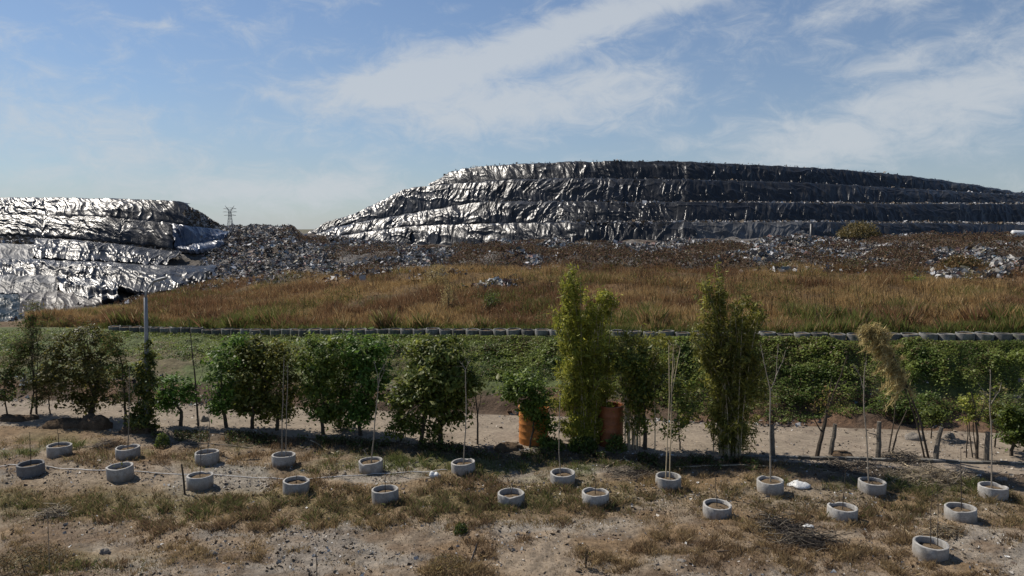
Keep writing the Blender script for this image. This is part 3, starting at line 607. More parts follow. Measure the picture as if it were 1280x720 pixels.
# field: grass, weeds and litter
r = np.random.default_rng(14); n = 330000; qx = r.uniform(-20, 1300, n); py = r.uniform(548, 728, n); td, rd, gd, cd = R4(qx); qd = HOR * 0 + GD(py); ok = qd < td - 5.2
qx, py, qd = qx[ok], py[ok], qd[ok]; g, gr, gy = fg_zone(qx, py); n = len(qx); tuft = fbm(colx(qx, qd) * 2.6, qd * 2.6, 3, 91)
kk = r.uniform(0, 1, n) < (0.05 + 0.95 * np.maximum(g, gr)) * (0.35 + 0.8 * sstep(0.36, 0.66, tuft)); qx, qd, py, g, gr, tuft = [v[kk] for v in (qx, qd, py, g, gr, tuft)]; n = len(qx)
c = mixc((0.34, 0.25, 0.135), (0.20, 0.135, 0.08), sstep(0.35, 0.65, fbm(qx / 50., py / 14., 3, 92) + r.normal(0, 0.1, n)))
c = mixc(c, (0.13, 0.15, 0.05), (r.uniform(0, 1, n) < gr * 0.9).astype(float)); c = mixc(c, (0.17, 0.145, 0.07), (r.uniform(0, 1, n) < np.exp(-((py - 630) / 20) ** 2) * 0.45).astype(float)); c *= r.uniform(0.6, 1.3, (n, 1))
blades('field_grass', tp(qx, qd), (0.05 + 0.17 * sstep(0.4, 0.7, tuft) * np.maximum(g, gr)) * r.uniform(0.5, 1.4, n), 0.010, 0.6, c, 'dry and green grass tufts on the planting field', 15)
n = 60000; qx = r.uniform(-10, 1290, n); py = r.uniform(552, 726, n); g, gr, gy = fg_zone(qx, py); w_ = 0.16 + 0.5 * gy + 0.6 * np.exp(-((py - 606 - (qx - 640) * 0.03) / 12) ** 2)
kk = (r.uniform(0, 1, n) < w_) & (fbm(qx / 30., py / 9., 3, 93) > 0.42); qd = GD(py[kk]); P = tp(qx[kk], qd); P[:, 2] += 0.01
scraps('field_litter', P, 0.024, [(0.5, 0.49, 0.46), (0.36, 0.33, 0.29), (0.24, 0.2, 0.16), (0.12, 0.09, 0.07), (0.08, 0.06, 0.045), (0.3, 0.24, 0.17)], 'small litter, clods and chips strewn on the field', 16)

# undergrowth and leaf litter along the tree row
r = np.random.default_rng(18); n = 26000; qx = r.uniform(180, 960, n); td, rd, gd, cd = R4(qx); qd = td - 5.2 - np.abs(r.normal(0, 0.6, n)); m_ = fbm(qx / 22., qd * 0.8, 3, 95) > 0.5; qx, qd = qx[m_], qd[m_]; n = len(qx); P = tp(qx, qd); P[:, 2] += r.uniform(0, 0.32, n) ** 1.3
V, Fc = leafquads(P, np.full(n, 0.045), r, 0.4, 0.5); c = pick(r, [(0.09, 0.12, 0.03), (0.06, 0.085, 0.025), (0.14, 0.10, 0.05), (0.10, 0.075, 0.045)], n)
tag(ob('undergrowth', mesh_np('undergrowth', V, Fc, np.repeat(c, 4, 0)), M['leaf']), 'low weeds and fallen leaves under the tree row', None, None, 'stuff')
n = 9000; qx = r.uniform(-20, 1310, n); td, rd, gd, cd = R4(qx); qd = td - r.uniform(0, 5.4, n); edge = np.abs(qd - td + 2.7) / 2.7; kk = r.uniform(0, 1, n) < 0.12 + 0.88 * edge ** 3
scraps('road_gravel', tp(qx[kk], qd[kk]) + [0, 0, 0.01], 0.028, [(0.45, 0.40, 0.33), (0.33, 0.28, 0.22), (0.2, 0.16, 0.12), (0.13, 0.10, 0.08), (0.55, 0.52, 0.48)], 'gravel and chips along the dirt road', 19)
# ------------------------------------------------------------------ planter rings
def ring_meshes(seed, n=28, hgt=0.5, top=0.43):
    r = np.random.default_rng(seed)
    prof_ = [(0.425, top - 0.06), (0.425, hgt - 0.012), (0.435, hgt), (0.487, hgt), (0.5, hgt - 0.012), (0.502, 0.3), (0.5, 0.1), (0.502, -0.12)]
    mb = MB(); mb.lathe(prof_, n); me = mb.mesh('planter_ring_wall')
    for v in me.vertices:
        a = math.atan2(v.co.y, v.co.x); k = 1 + 0.012 * math.sin(3 * a + seed) + 0.008 * math.sin(7 * a + 2 * seed)
        v.co.x *= k; v.co.y *= k
        chip = max(0, math.cos(a - seed * 1.7) - 0.93) * (0.9 if seed % 3 else 0.2)
        if v.co.z > hgt - 0.02: v.co.z -= chip * r.uniform(0.5, 1.2)
        if v.co.z > hgt - 0.02: v.co.z += 0.005 * math.sin(2 * a + seed * 2.1) + r.normal(0, 0.003)
    me.polygons.foreach_set('use_smooth', np.ones(len(me.polygons), bool)); me.set_sharp_from_angle(angle=math.radians(40))
    mb = MB(); R_ = np.linspace(0.02, 0.43, 6); mb.lathe([(q, top - 0.05 + 0.03 * math.cos(q * 5) + r.normal(0, 0.012)) for q in R_], 14)
    so_ = mb.mesh('planter_soil', True)
    for v in so_.vertices: v.co.z += r.normal(0, 0.012)
    return me, so_
RV = [ring_meshes(s, 36, 0.49, 0.43 - 0.03 * (s % 4)) for s in range(9)]
EV = [ring_meshes(s + 20, 16, 0.46, 0.44) for s in range(3)]
back = [(74, 573.6), (160, 576.4), (259, 581.7), (354.3, 585), (464, 594.5), (579.5, 598), (703.5, 608.6), (835, 612.8), (963, 620), (1089.6, 620.4), (1241, 626)]
front = [(39, 598), (151, 604), (250, 611.7), (370.3, 622.6), (481.7, 632.5), (639, 635), (744, 638), (896, 649), (1052.7, 655.5), (1201, 657)]
ORD = ['first', 'second', 'third', 'fourth', 'fifth', 'sixth', 'seventh', 'eighth', 'ninth', 'tenth', 'eleventh']
rings = []
def place_ring(px, pyb, label, i, darkgrey=False):
    d = float(GD(pyb)) + 0.44; x = float(colx(px, d)); x = float(W3(px, pyb - 8, d)[0])
    z = float(tz(pxy(x, d), d)) ; z0 = float(ZP(pyb, d - 0.44)); z = min(z, z0 + 0.06)
    e = empty('planter_ring', (x, d, z), label, 'planter', 'concrete planter rings in the field')
    e.rotation_euler = (random.uniform(-0.045, 0.045), random.uniform(-0.045, 0.045), random.uniform(0, 6.28)); e.location.z -= random.uniform(0, 0.05); e.scale = (0.88, 0.88, 0.88)
    w, s = RV[i % 9]
    a = bpy.data.objects.new('wall', w); COL.objects.link(a); a.parent = e
    if not w.materials: w.materials.append(M['concrete'])
    if darkgrey: a.material_slots[0].link = 'OBJECT'; a.material_slots[0].material = M['darkgrey']
    b = bpy.data.objects.new('soil', s); COL.objects.link(b); b.parent = e
    if not s.materials: s.materials.append(M['potsoil'])
    rings.append((x, d, z)); return e
for i, (x, y) in enumerate(back): place_ring(x, y, 'grey concrete planter ring, %s from the left in the back row' % ORD[i], i)
for i, (x, y) in enumerate(front): place_ring(x, y, ('dark' if i == 0 else 'grey') + ' concrete planter ring, %s from the left in the front row' % ORD[i], i + 2, i == 0)
place_ring(1162.4, 704, 'nearest concrete planter ring, alone in front of the right end', 3)
# the long row on the embankment
px = 140.0; cnt = 0
while px < 1310:
    rdv = float(np.interp(px, CP, ring_d)); b = tp(px, rdv)
    j = random.uniform(-0.04, 0.04); sc = random.uniform(0.80, 0.87)
    w, s = EV[cnt % 3]
    o = bpy.data.objects.new('planter_ring', None); COL.objects.link(o); o.location = (b[0], b[1] + j, float(tz0(px, rdv)) - random.uniform(0, 0.05))
    o.rotation_euler = (random.uniform(-0.05, 0.05), random.uniform(-0.05, 0.05), random.uniform(0, 6.28)); o.scale = (sc, sc, sc * random.uniform(0.92, 1.05))
    tag(o, 'weathered concrete ring in the long row along the top of the green embankment', 'planter', 'concrete rings lining the embankment')
    for nm, me, mt in (('wall', w, M['oldcon']), ('soil', s, M['potsoil'])):
        c = bpy.data.objects.new(nm, me); COL.objects.link(c); c.parent = o
        if not me.materials: me.materials.append(mt)
    nx = float(W3(px, 420, rdv)[0]) + 0.865
    # step along the line of the row
    rd2 = float(np.interp(px + 18, CP, ring_d)); ln = math.hypot(colx(px + 18, rd2) - colx(px, rdv), rd2 - rdv)
    px += 18 * 0.865 / ln; cnt += 1

# ------------------------------------------------------------------ saplings in the rings
RB = {('b', i): rings[i] for i in range(11)}; RB.update({('f', i): rings[11 + i] for i in range(10)}); RB[('n', 0)] = rings[21]
def stem_mesh(paths, origin, sides=5, wob=0.02, seed=0):
    r = np.random.default_rng(seed); mb = MB()
    for pts, r0, r1 in paths:
        P = np.array(pts, float); n = max(6, len(P) * 4); t = np.linspace(0, len(P) - 1, n)
        Q = np.stack([np.interp(t, np.arange(len(P)), P[:, k]) for k in range(3)], -1)
        Q[1:-1] += np.cumsum(r.normal(0, wob * 0.3, (n - 2, 3)), 0) * np.array([1, 1, 0.1]) * np.sin(np.linspace(0, np.pi, n - 2))[:, None]
        mb.tube(Q - origin, np.linspace(r0, r1, n), sides)
    return mb.mesh('stem')
def sapling(key, stems, material, label, leaves=None, seed=0):
    """stems: list of lists of photo positions from foot to tip, with radii; all stand at the ring's distance"""
    x, d, z = RB[key]; base = np.array([x, d, z + 0.32]); paths = []
    for pts, r0, r1 in stems:
        P = [W3(a, b, d + (k * 0.06)) for k, (a, b) in enumerate(pts)]
        if pts[0][1] is None: pass
        paths.append((P, r0, r1))
    rt = np.random.default_rng(seed + 300)
    for P, r0, r1 in list(paths):
        P = np.array(P); Lp = np.linalg.norm(P[-1] - P[0])
        for _ in range(int(2 + 2 * Lp)):
            t = rt.uniform(0.35, 1) * (len(P) - 1); c = np.array([np.interp(t, range(len(P)), P[:, a]) for a in range(3)]); v = np.array([rt.normal(0, 1), rt.normal(0, 0.6), rt.uniform(0.5, 1.6)]); v *= rt.uniform(0.06, 0.2) / np.linalg.norm(v)
            paths.append(([c, c + v * 0.5 + rt.normal(0, 0.01, 3), c + v], min(0.007, r1), 0.003))
    e = empty('sapling', base, label, 'sapling', 'young trees planted in the rings')
    ob('stem', stem_mesh(paths, base, 5, 0.03, seed), M[material], e)
    if leaves:
        r = np.random.default_rng(seed + 5); PP = []
        for (a, b, rr, n) in leaves:
            c = W3(a, b, d); PP.append(c + r.normal(0, rr * d / F, (n, 3)))
        PP = np.vstack(PP) - base; V, Fc = leafquads(PP, np.full(len(PP), 0.05), r, 0.2, 0.4)
        ob('leaves', mesh_np('leaves', V, Fc, np.repeat(pick(r, [(0.10, 0.11, 0.035), (0.18, 0.14, 0.06)], len(PP)), 4, 0)), M['leaf'], e)
def foot(key):
    x, d, z = RB[key]; dz = z + 0.30 - CAMZ; k = dz / d
    # photo position of the ring's middle at soil level
    v = np.array([x, d, dz]); f = v[1] * CT - v[2] * ST; u = v[1] * ST + v[2] * CT
    return (640 + v[0] / f * F, 360 - u / f * F)
def sp(key, rest, r0=0.022, r1=0.01, dx=0):
    a, b = foot(key); return ([(a + dx, b)] + rest, r0, r1)
names = {'b': 'back', 'f': 'front'}
def lab(key, txt): return '%s in the %s ring from the left of the %s row' % (txt, ORD[key[1]], names[key[0]])
K = ('b', 0); sapling(K, [sp(K, [(73, 545), (71, 530)], 0.015, 0.006)], 'darkstick', lab(K, 'short thin dark sapling'), seed=1)
K = ('b', 1); sapling(K, [sp(K, [(162, 520), (162, 458)], 0.022, 0.012)], 'stick', lab(K, 'tall thin pale stick'), seed=2)
K = ('b', 2); sapling(K, [sp(K, [(262, 545), (260, 505)], 0.018, 0.008), sp(K, [(251, 545), (249, 520)], 0.012, 0.006, -7)], 'stick', lab(K, 'pair of slim sticks'), seed=3)
K = ('b', 3); sapling(K, [sp(K, [(353, 510), (355, 446)], 0.024, 0.012, -2), sp(K, [(358, 510), (360, 455)], 0.022, 0.012, 3)], 'palebark', lab(K, 'two tall parallel pale stems'), seed=4)
K = ('b', 4); sapling(K, [sp(K, [(468, 540), (473, 482)], 0.028, 0.018), ([(473, 482), (476, 468), (484, 450)], 0.016, 0.008), ([(473, 482), (471, 465), (468, 452)], 0.014, 0.007), ([(474, 478), (480, 466), (479, 455)], 0.012, 0.006), sp(K, [(458, 570), (455, 562)], 0.014, 0.01, -5)], 'palebark', lab(K, 'slender forked pale sapling'), seed=5)
K = ('b', 5); sapling(K, [sp(K, [(582, 520), (582, 462)], 0.026, 0.016), ([(582, 462), (578, 456), (575, 453)], 0.014, 0.008), ([(582, 462), (585, 455), (588, 450)], 0.014, 0.008), ([(585, 455), (583, 449)], 0.008, 0.005)], 'palebark', lab(K, 'straight pale forked sapling'), seed=6)
K = ('b', 6); sapling(K, [sp(K, [(699, 560), (700, 490)], 0.022, 0.012, -3)], 'palebark', lab(K, 'thin pale sapling'), seed=7)
K = ('b', 7); sapling(K, [sp(K, [(837, 500), (836, 432)], 0.024, 0.012, -3), sp(K, [(839, 500), (842, 430)], 0.024, 0.012, 2), ([(840, 490), (846, 460), (850, 437), (846, 430)], 0.014, 0.008), ([(839, 485), (843, 455), (841, 440)], 0.012, 0.007), ([(842, 432), (838, 430), (836, 436)], 0.012, 0.008)], 'straw', lab(K, 'bundle of tall pale canes'), leaves=[(843, 433, 4, 40)], seed=8)
K = ('b', 8); sapling(K, [sp(K, [(963, 540), (963, 488)], 0.032, 0.022), ([(963, 488), (957, 462), (951, 432)], 0.02, 0.009), ([(963, 488), (970, 470), (973, 430)], 0.018, 0.009), ([(970, 470), (977, 455), (982, 438)], 0.014, 0.007)], 'palebark', lab(K, 'tall Y-forked bare sapling'), seed=9)
K = ('b', 9); sapling(K, [sp(K, [(1083, 540), (1080, 500), (1080, 470)], 0.026, 0.016, -4), ([(1080, 488), (1074, 470), (1067, 456)], 0.013, 0.006), ([(1080, 470), (1083, 450)], 0.014, 0.006)], 'palebark', lab(K, 'bare leaning sapling'), seed=10)
K = ('b', 10); sapling(K, [sp(K, [(1240, 540), (1239, 505), (1238, 462)], 0.026, 0.012, -2), ([(1239, 505), (1246, 490), (1252, 480)], 0.014, 0.007), ([(1239, 505), (1229, 492), (1222, 478)], 0.013, 0.006)], 'palebark', lab(K, 'bare sapling with side twigs'), seed=11)
for i, (tx, ty) in enumerate([(37, 540), (153, 575), (251, 560), (370, 590), (479, 560), (640, 600), (743, 590), (895, 590), (1057, 590), (1201, 560)]):
    K = ('f', i); sapling(K, [sp(K, [((foot(K)[0] + tx) / 2 + 0.5, (foot(K)[1] + ty) / 2), (tx, ty)], 0.016, 0.007)], 'darkstick', lab(K, 'thin bare dark seedling'), seed=20 + i,
                              leaves=[(tx, ty + 8, 3, 14)] if i in (1, 5, 6) else None)
K = ('n', 0); sapling(K, [sp(K, [(1164, 640), (1166, 612)], 0.014, 0.006), sp(K, [(1173, 650), (1172, 614)], 0.013, 0.006, 9)], 'darkstick', 'two thin dark sticks in the nearest ring at lower right', seed=40)

# ------------------------------------------------------------------ trees
GREEN = [(0.088, 0.131, 0.027), (0.122, 0.166, 0.032), (0.071, 0.102, 0.023), (0.167, 0.201, 0.044)]
DARK = [(0.064, 0.09, 0.022), (0.092, 0.119, 0.028), (0.05, 0.069, 0.018), (0.127, 0.154, 0.037)]
BAMB = [(0.312, 0.32, 0.048), (0.24, 0.256, 0.043), (0.407, 0.381, 0.06), (0.18, 0.195, 0.034)]
OLIVE = [(0.218, 0.212, 0.044), (0.16, 0.161, 0.034), (0.297, 0.272, 0.055), (0.115, 0.123, 0.031)]
BROWN = [(0.158, 0.105, 0.048), (0.11, 0.075, 0.039), (0.221, 0.143, 0.068), (0.087, 0.083, 0.033)]
STRAW = [(0.476, 0.385, 0.173), (0.567, 0.474, 0.23), (0.386, 0.295, 0.127), (0.295, 0.218, 0.092)]
def crown_points(blobs, d, n, r, clump):
    """leaf places in clumps spread through the volume of ellipsoids given as (px, py, rx, ry)"""
    extra = []
    for b in blobs:
        for _ in range(3):
            a = r.uniform(0, 2 * np.pi); q = r.uniform(0.75, 1.15); extra.append((b[0] + np.cos(a) * b[2] * q, b[1] + np.sin(a) * b[3] * q, b[2] * r.uniform(0.18, 0.42), b[3] * r.uniform(0.18, 0.42)))
    blobs = [(b[0], b[1], b[2] * 0.88, b[3] * 0.88) for b in blobs] + extra
    P = []; O = []; vol = np.array([b[2] * b[2] * b[3] for b in blobs], float) ** 0.72; vol /= vol.sum()
    for b, w in zip(blobs, vol):
        m = int(n * w); nc = max(6, m // 42); c = W3(b[0], b[1], d); k = d / F; R = np.array([b[2] * k, b[2] * k * 0.9, b[3] * k])
        q = r.normal(0, 1, (nc, 3)); q /= np.linalg.norm(q, axis=1, keepdims=True); q *= (r.uniform(0.2, 1.4, (nc, 1)) ** 0.6)
        cc = c + q * R; s = clump * np.exp(r.normal(0, 0.35, nc)); idx = r.integers(0, nc, m)
        off_ = r.normal(0, 1, (m, 3)) * np.array([1, 1, 0.7]); P.append(cc[idx] + off_ * s[idx][:, None]); O.append(q[idx])
    return np.vstack(P), np.vstack(O)
def tree(name, label, foot_, blobs, cols, n, leaf=0.075, clump=0.16, trunks=None, material='leaf', bark='bark', cat='tree', group='trees along the dirt road', seed=0, asp=0.5, tr=0.09, up=0.5, d=None):
    r = np.random.default_rng(seed + 1000)
    if d is None: d = float(GD(foot_[1]))
    base = W3(foot_[0], foot_[1], d); base[2] = float(tz(pxy(base[0], d), d)) - 0.05
    e = empty(name, base, label, cat, group)
    paths = []
    trunks = trunks or [foot_]
    for tx, ty in trunks:
        b0 = W3(tx, ty, d); b0[2] = base[2]; near = sorted(blobs, key=lambda b: abs(b[0] - tx) - b[1] * 0.0)[:4]
        low = max(near, key=lambda b: b[1]); mid = W3((tx + low[0]) / 2, min(low[1], ty - 8), d) + r.normal(0, 0.05, 3)
        paths.append(([b0, b0 * 0.45 + mid * 0.55 + r.normal(0, 0.04, 3), mid], tr, tr * 0.6))
        for b in near:
            c = W3(b[0], b[1] - b[3] * 0.4, d) + r.normal(0, 0.12, 3); paths.append(([mid, (mid + c) / 2 + r.normal(0, 0.1, 3), c], tr * 0.5, tr * 0.14))
            for _ in range(2):
                q = c + r.normal(0, 1, 3) * np.array([b[2], b[2], b[3]]) * d / F * 0.6; paths.append(([(mid + c) / 2, (mid + 2 * c + q) / 4 + r.normal(0, 0.06, 3), q], tr * 0.25, tr * 0.08))
    ob('trunk', stem_mesh(paths, base, 6, 0.05, seed), M[bark], e)
    if 7 <= seed <= 14 or seed == 4: blobs = blobs + [(tx + r.uniform(-12, 12), ty - r.uniform(14, 30), r.uniform(5, 9), r.uniform(6, 11)) for tx, ty in trunks for _ in range(3)]
    hue = np.array([r.uniform(0.95, 1.5), r.uniform(1.05, 1.35), r.uniform(0.9, 1.15)]); leaf *= r.uniform(0.8, 1.15); hue[0] = 1.0 if np.mean([q[0] - q[1] for q in cols]) > -0.012 else hue[0]; cols = np.array(cols) * hue
    P, O = crown_points(blobs, d, n, r, clump); V, Fc = leafquads(P - base, np.full(len(P), leaf), r, up, asp, O)
    tone = np.clip(1 + 0.35 * (fbm(P[:, 0] * 2.5, P[:, 2] * 2.5, 3, seed) - 0.5) * 2, 0.5, 1.6)[:, None]
    ob('crown', mesh_np('crown', V, Fc, np.repeat(pick(r, cols, len(P)) * tone, 4, 0)), M[material], e)
    return e
tree('shrub', 'dead brown feathery bamboo clump rising at the far left', (40, 518), [(42, 392, 10, 20), (40, 425, 18, 30), (36, 460, 24, 28), (20, 445, 20, 24), (44, 490, 16, 18)], BROWN + DARK[:2], 5200, 0.07, 0.14, seed=1, material='dryleaf', asp=0.25, tr=0.05, trunks=[(38, 518), (46, 520)])
tree('shrub', 'small brown shrub in front of the far left soil bank', (10, 522), [(10, 470, 14, 18), (6, 492, 16, 16)], BROWN + DARK, 1500, 0.06, 0.12, seed=2, tr=0.04)
tree('shrub', 'spindly brown shrub left of the big dark tree', (63, 518), [(62, 470, 10, 14), (60, 488, 13, 12)], BROWN, 900, 0.06, 0.12, seed=3, tr=0.035, material='dryleaf')
tree('broadleaf_tree', 'large dark broadleaf tree on a soil heap near the left edge', (113, 523), [(100, 428, 34, 24), (104, 462, 42, 30), (82, 478, 28, 26), (122, 494, 24, 18), (72, 446, 15, 18), (128, 450, 18, 26)], DARK, 9000, 0.085, 0.17, seed=4, tr=0.15)
tree('broadleaf_tree', 'thin brown leaved tree beside the vine covered lamp post', (157, 535), [(143, 432, 17, 15), (150, 462, 14, 26), (157, 492, 10, 16)], BROWN + DARK[:1], 2400, 0.065, 0.13, seed=5, tr=0.07, material='dryleaf')
tree('broadleaf_tree', 'small rounded tree right of the vine covered lamp post', (226, 532), [(220, 484, 22, 17), (205, 493, 14, 14), (238, 490, 12, 14), (214, 506, 16, 8)], GREEN, 3600, 0.075, 0.14, seed=6, tr=0.09)
tree('broadleaf_tree', 'leafy tree at the left end of the dense green row', (283, 534), [(292, 444, 26, 20), (280, 478, 22, 22), (302, 494, 20, 16), (274, 498, 12, 14)], GREEN, 6000, 0.08, 0.16, seed=7)
tree('broadleaf_tree', 'leafy tree second from the left of the dense green row', (315, 536), [(328, 440, 24, 20), (318, 472, 24, 24), (322, 502, 20, 16)], GREEN + DARK[:2], 5600, 0.08, 0.16, seed=8)
tree('broadleaf_tree', 'leafy tree behind the two tall parallel pale stems', (346, 538), [(352, 448, 24, 24), (354, 485, 24, 26), (348, 512, 18, 12)], GREEN, 5600, 0.08, 0.16, seed=9)
tree('broadleaf_tree', 'leafy tree right of the two tall parallel pale stems', (404, 543), [(402, 444, 24, 24), (400, 478, 26, 24), (408, 508, 22, 16)], GREEN, 5600, 0.08, 0.16, seed=10)
tree('broadleaf_tree', 'dark leafy tree left of the slender forked sapling', (424, 542), [(434, 440, 24, 20), (432, 472, 20, 22), (428, 500, 16, 14)], DARK + GREEN[:2], 4600, 0.08, 0.16, seed=11, d=float(GD(536)))
tree('broadleaf_tree', 'leafy tree right behind the slender forked sapling', (451, 544), [(458, 445, 24, 22), (464, 480, 20, 26), (452, 508, 18, 14)], GREEN, 5200, 0.08, 0.16, seed=12)
tree('shrub', 'low leafy shrub between the forked sapling and the twin-trunk tree', (500, 552), [(498, 516, 16, 14), (505, 534, 14, 10)], GREEN, 1600, 0.075, 0.14, seed=13, tr=0.04)
tree('broadleaf_tree', 'broad twin-trunked tree left of the open stretch of road', (549, 558), [(552, 440, 34, 20), (545, 468, 42, 25), (538, 498, 40, 22), (566, 508, 28, 18), (514, 486, 18, 20), (582, 474, 17, 20)], GREEN, 11000, 0.085, 0.17, trunks=[(549, 558), (525, 550)], seed=14, tr=0.10)
tree('broadleaf_tree', 'small bushy tree in front of the bright orange drum', (662, 553), [(656, 484, 25, 18), (670, 498, 20, 13), (640, 490, 13, 11), (668, 515, 16, 9), (676, 526, 10, 11), (684, 536, 7, 8), (678, 551, 8, 5)], GREEN, 4800, 0.075, 0.14, seed=15, tr=0.05, d=float(GD(559)))
tree('broadleaf_tree', 'dark tangled tree just right of the tall bright bamboo', (806, 561), [(794, 452, 28, 20), (812, 482, 26, 18), (794, 496, 12, 15), (808, 520, 12, 22)], DARK + OLIVE[:2], 5200, 0.065, 0.15, seed=16, tr=0.10)
tree('shrub', 'straggly shrub between the cane bundle and the olive bamboo', (850, 562), [(852, 486, 16, 20), (858, 518, 17, 16), (842, 535, 12, 12)], OLIVE + GREEN[:2], 1700, 0.06, 0.15, seed=17, tr=0.035)
tree('shrub', 'dark round bush at the right edge beside the road', (1264, 570), [(1264, 522, 16, 13), (1268, 542, 18, 13), (1280, 530, 14, 16)], DARK, 3000, 0.07, 0.13, seed=18, tr=0.07)
tree('shrub', 'young yellowish sapling clump near the right end', (1214, 572), [(1212, 500, 14, 9), (1210, 520, 10, 10)], BAMB + OLIVE, 500, 0.07, 0.12, seed=19, tr=0.025, trunks=[(1208, 573), (1216, 572), (1222, 572)])
tree('shrub', 'dry shrub with bare twigs right of the young saplings', (1243, 560), [(1236, 505, 16, 18), (1250, 520, 14, 16)], BROWN + OLIVE[:1], 900, 0.06, 0.14, seed=20, tr=0.035)
tree('shrub', 'dark round bush on the soil bank behind the leaning dry bamboo', (1164, 545), [(1163, 518, 15, 10)], DARK, 1300, 0.06, 0.12, seed=21, tr=0.03, d=float(GD(548)))
def bamboo(label, foot_, blobs, cols, n, seed, culms, cat='bamboo', droop=0.25, material='leaf', bark='straw', fl=0.09):
    r = np.random.default_rng(seed + 2000); d = float(GD(foot_[1])); base = W3(foot_[0], foot_[1], d); base[2] = float(tz(pxy(base[0], d), d)) - 0.05
    e = empty('bamboo_clump', base, label, cat, 'bamboo along the dirt road'); mb = MB(); k = d / F
    culmpts = []
    for i in range(culms):
        b = blobs[r.integers(0, len(blobs))]; tip = W3(b[0], b[1] - b[3] * r.uniform(0.2, 0.9), d) + r.normal(0, 1, 3) * [b[2] * k * 0.75, b[2] * k * 0.75, 0.25]
        f0 = base + np.array([r.normal(0, 0.25), r.normal(0, 0.2), 0]); t = np.linspace(0, 1, 9)[:, None]
        Q = f0 * (1 - t) + tip * t; Q[:, :2] = f0[:2] + (tip - f0)[:2] * (t ** 2.0)
        Q[-2:, 2] -= [0.02, 0.16]; culmpts.append(Q); mb.tube(Q - base, np.linspace(0.026, 0.007, 9), 5)
    ob('culms', mb.mesh('culms'), M[bark], e)
    P, O = crown_points(blobs, d, int(n * 0.45), r, 0.12); PC, OC = [], []
    for Q in culmpts:
        m = int(n * 0.55 / len(culmpts)); t = r.uniform(0.12, 1, m) ** 0.8 * 8; c = np.stack([np.interp(t, np.arange(9), Q[:, k]) for k in range(3)], -1)
        node = np.round(t * 2.2); hh = np.stack([hash2(node, node * 0 + len(PC), 3 + k) - 0.5 for k in range(3)], -1) * (0.55 * np.sin(np.clip(t / 8, 0, 1) * 2.6))[:, None]; u = r.uniform(0, 1, (m, 1))
        PC.append(c + hh * u + r.normal(0, 0.055, (m, 3)) - np.array([0, 0, 0.12]) * u * u); OC.append(hh / (np.linalg.norm(hh, axis=1, keepdims=True) + 1e-6))
    P = np.vstack([P] + PC); O = np.vstack([O] + OC); m = len(P)
    # narrow hanging leaves
    A = O * 0.6 + r.normal(0, 0.7, (m, 3)); A[:, 2] -= 0.35; A /= np.linalg.norm(A, axis=1, keepdims=True); B = np.cross(A, r.normal(0, 1, (m, 3))); B /= np.linalg.norm(B, axis=1, keepdims=True)
    s = (fl * np.exp(r.normal(0, 0.3, m)))[:, None]; P = P - base
    V = np.stack([P - A * s, P - B * s * 0.22, P + A * s, P + B * s * 0.22], 1); i = np.arange(m)[:, None] * 4
    tone = np.clip(1 + 0.7 * (fbm(P[:, 0] * 1.6, P[:, 2] * 1.6, 3, seed) - 0.5), 0.5, 1.6)[:, None]
    ob('foliage', mesh_np('foliage', V, np.concatenate([i + [0, 1, 2], i + [0, 2, 3]], 0), np.repeat(pick(r, cols, m) * tone, 4, 0)), M[material], e)
    return e
bamboo('tall bright yellow-green bamboo clump in the middle of the row', (735, 556), [(713, 352, 9, 18), (716, 380, 17, 22), (722, 408, 22, 24), (727, 440, 26, 28), (730, 475, 30, 30), (727, 512, 25, 30), (724, 540, 25, 17), (748, 382, 13, 16), (762, 372, 8, 9), (700, 400, 8, 14), (756, 440, 12, 26), (752, 495, 14, 22), (746, 528, 9, 16)], BAMB, 36000, 1, 70)
bamboo('dark olive bamboo clump right of the cane bundle', (912, 568), [(888, 360, 10, 14), (893, 382, 17, 16), (905, 415, 28, 20), (914, 450, 33, 28), (920, 490, 33, 34), (918, 532, 28, 30), (880, 440, 12, 30), (940, 450, 14, 22), (935, 390, 16, 22)], OLIVE, 32000, 2, 64)
bamboo('thin feathery olive bamboo between the two big clumps', (792, 561), [(778, 425, 16, 14), (820, 430, 20, 12), (830, 455, 14, 14), (782, 468, 12, 18)], OLIVE + BAMB[:1], 4200, 3, 16)
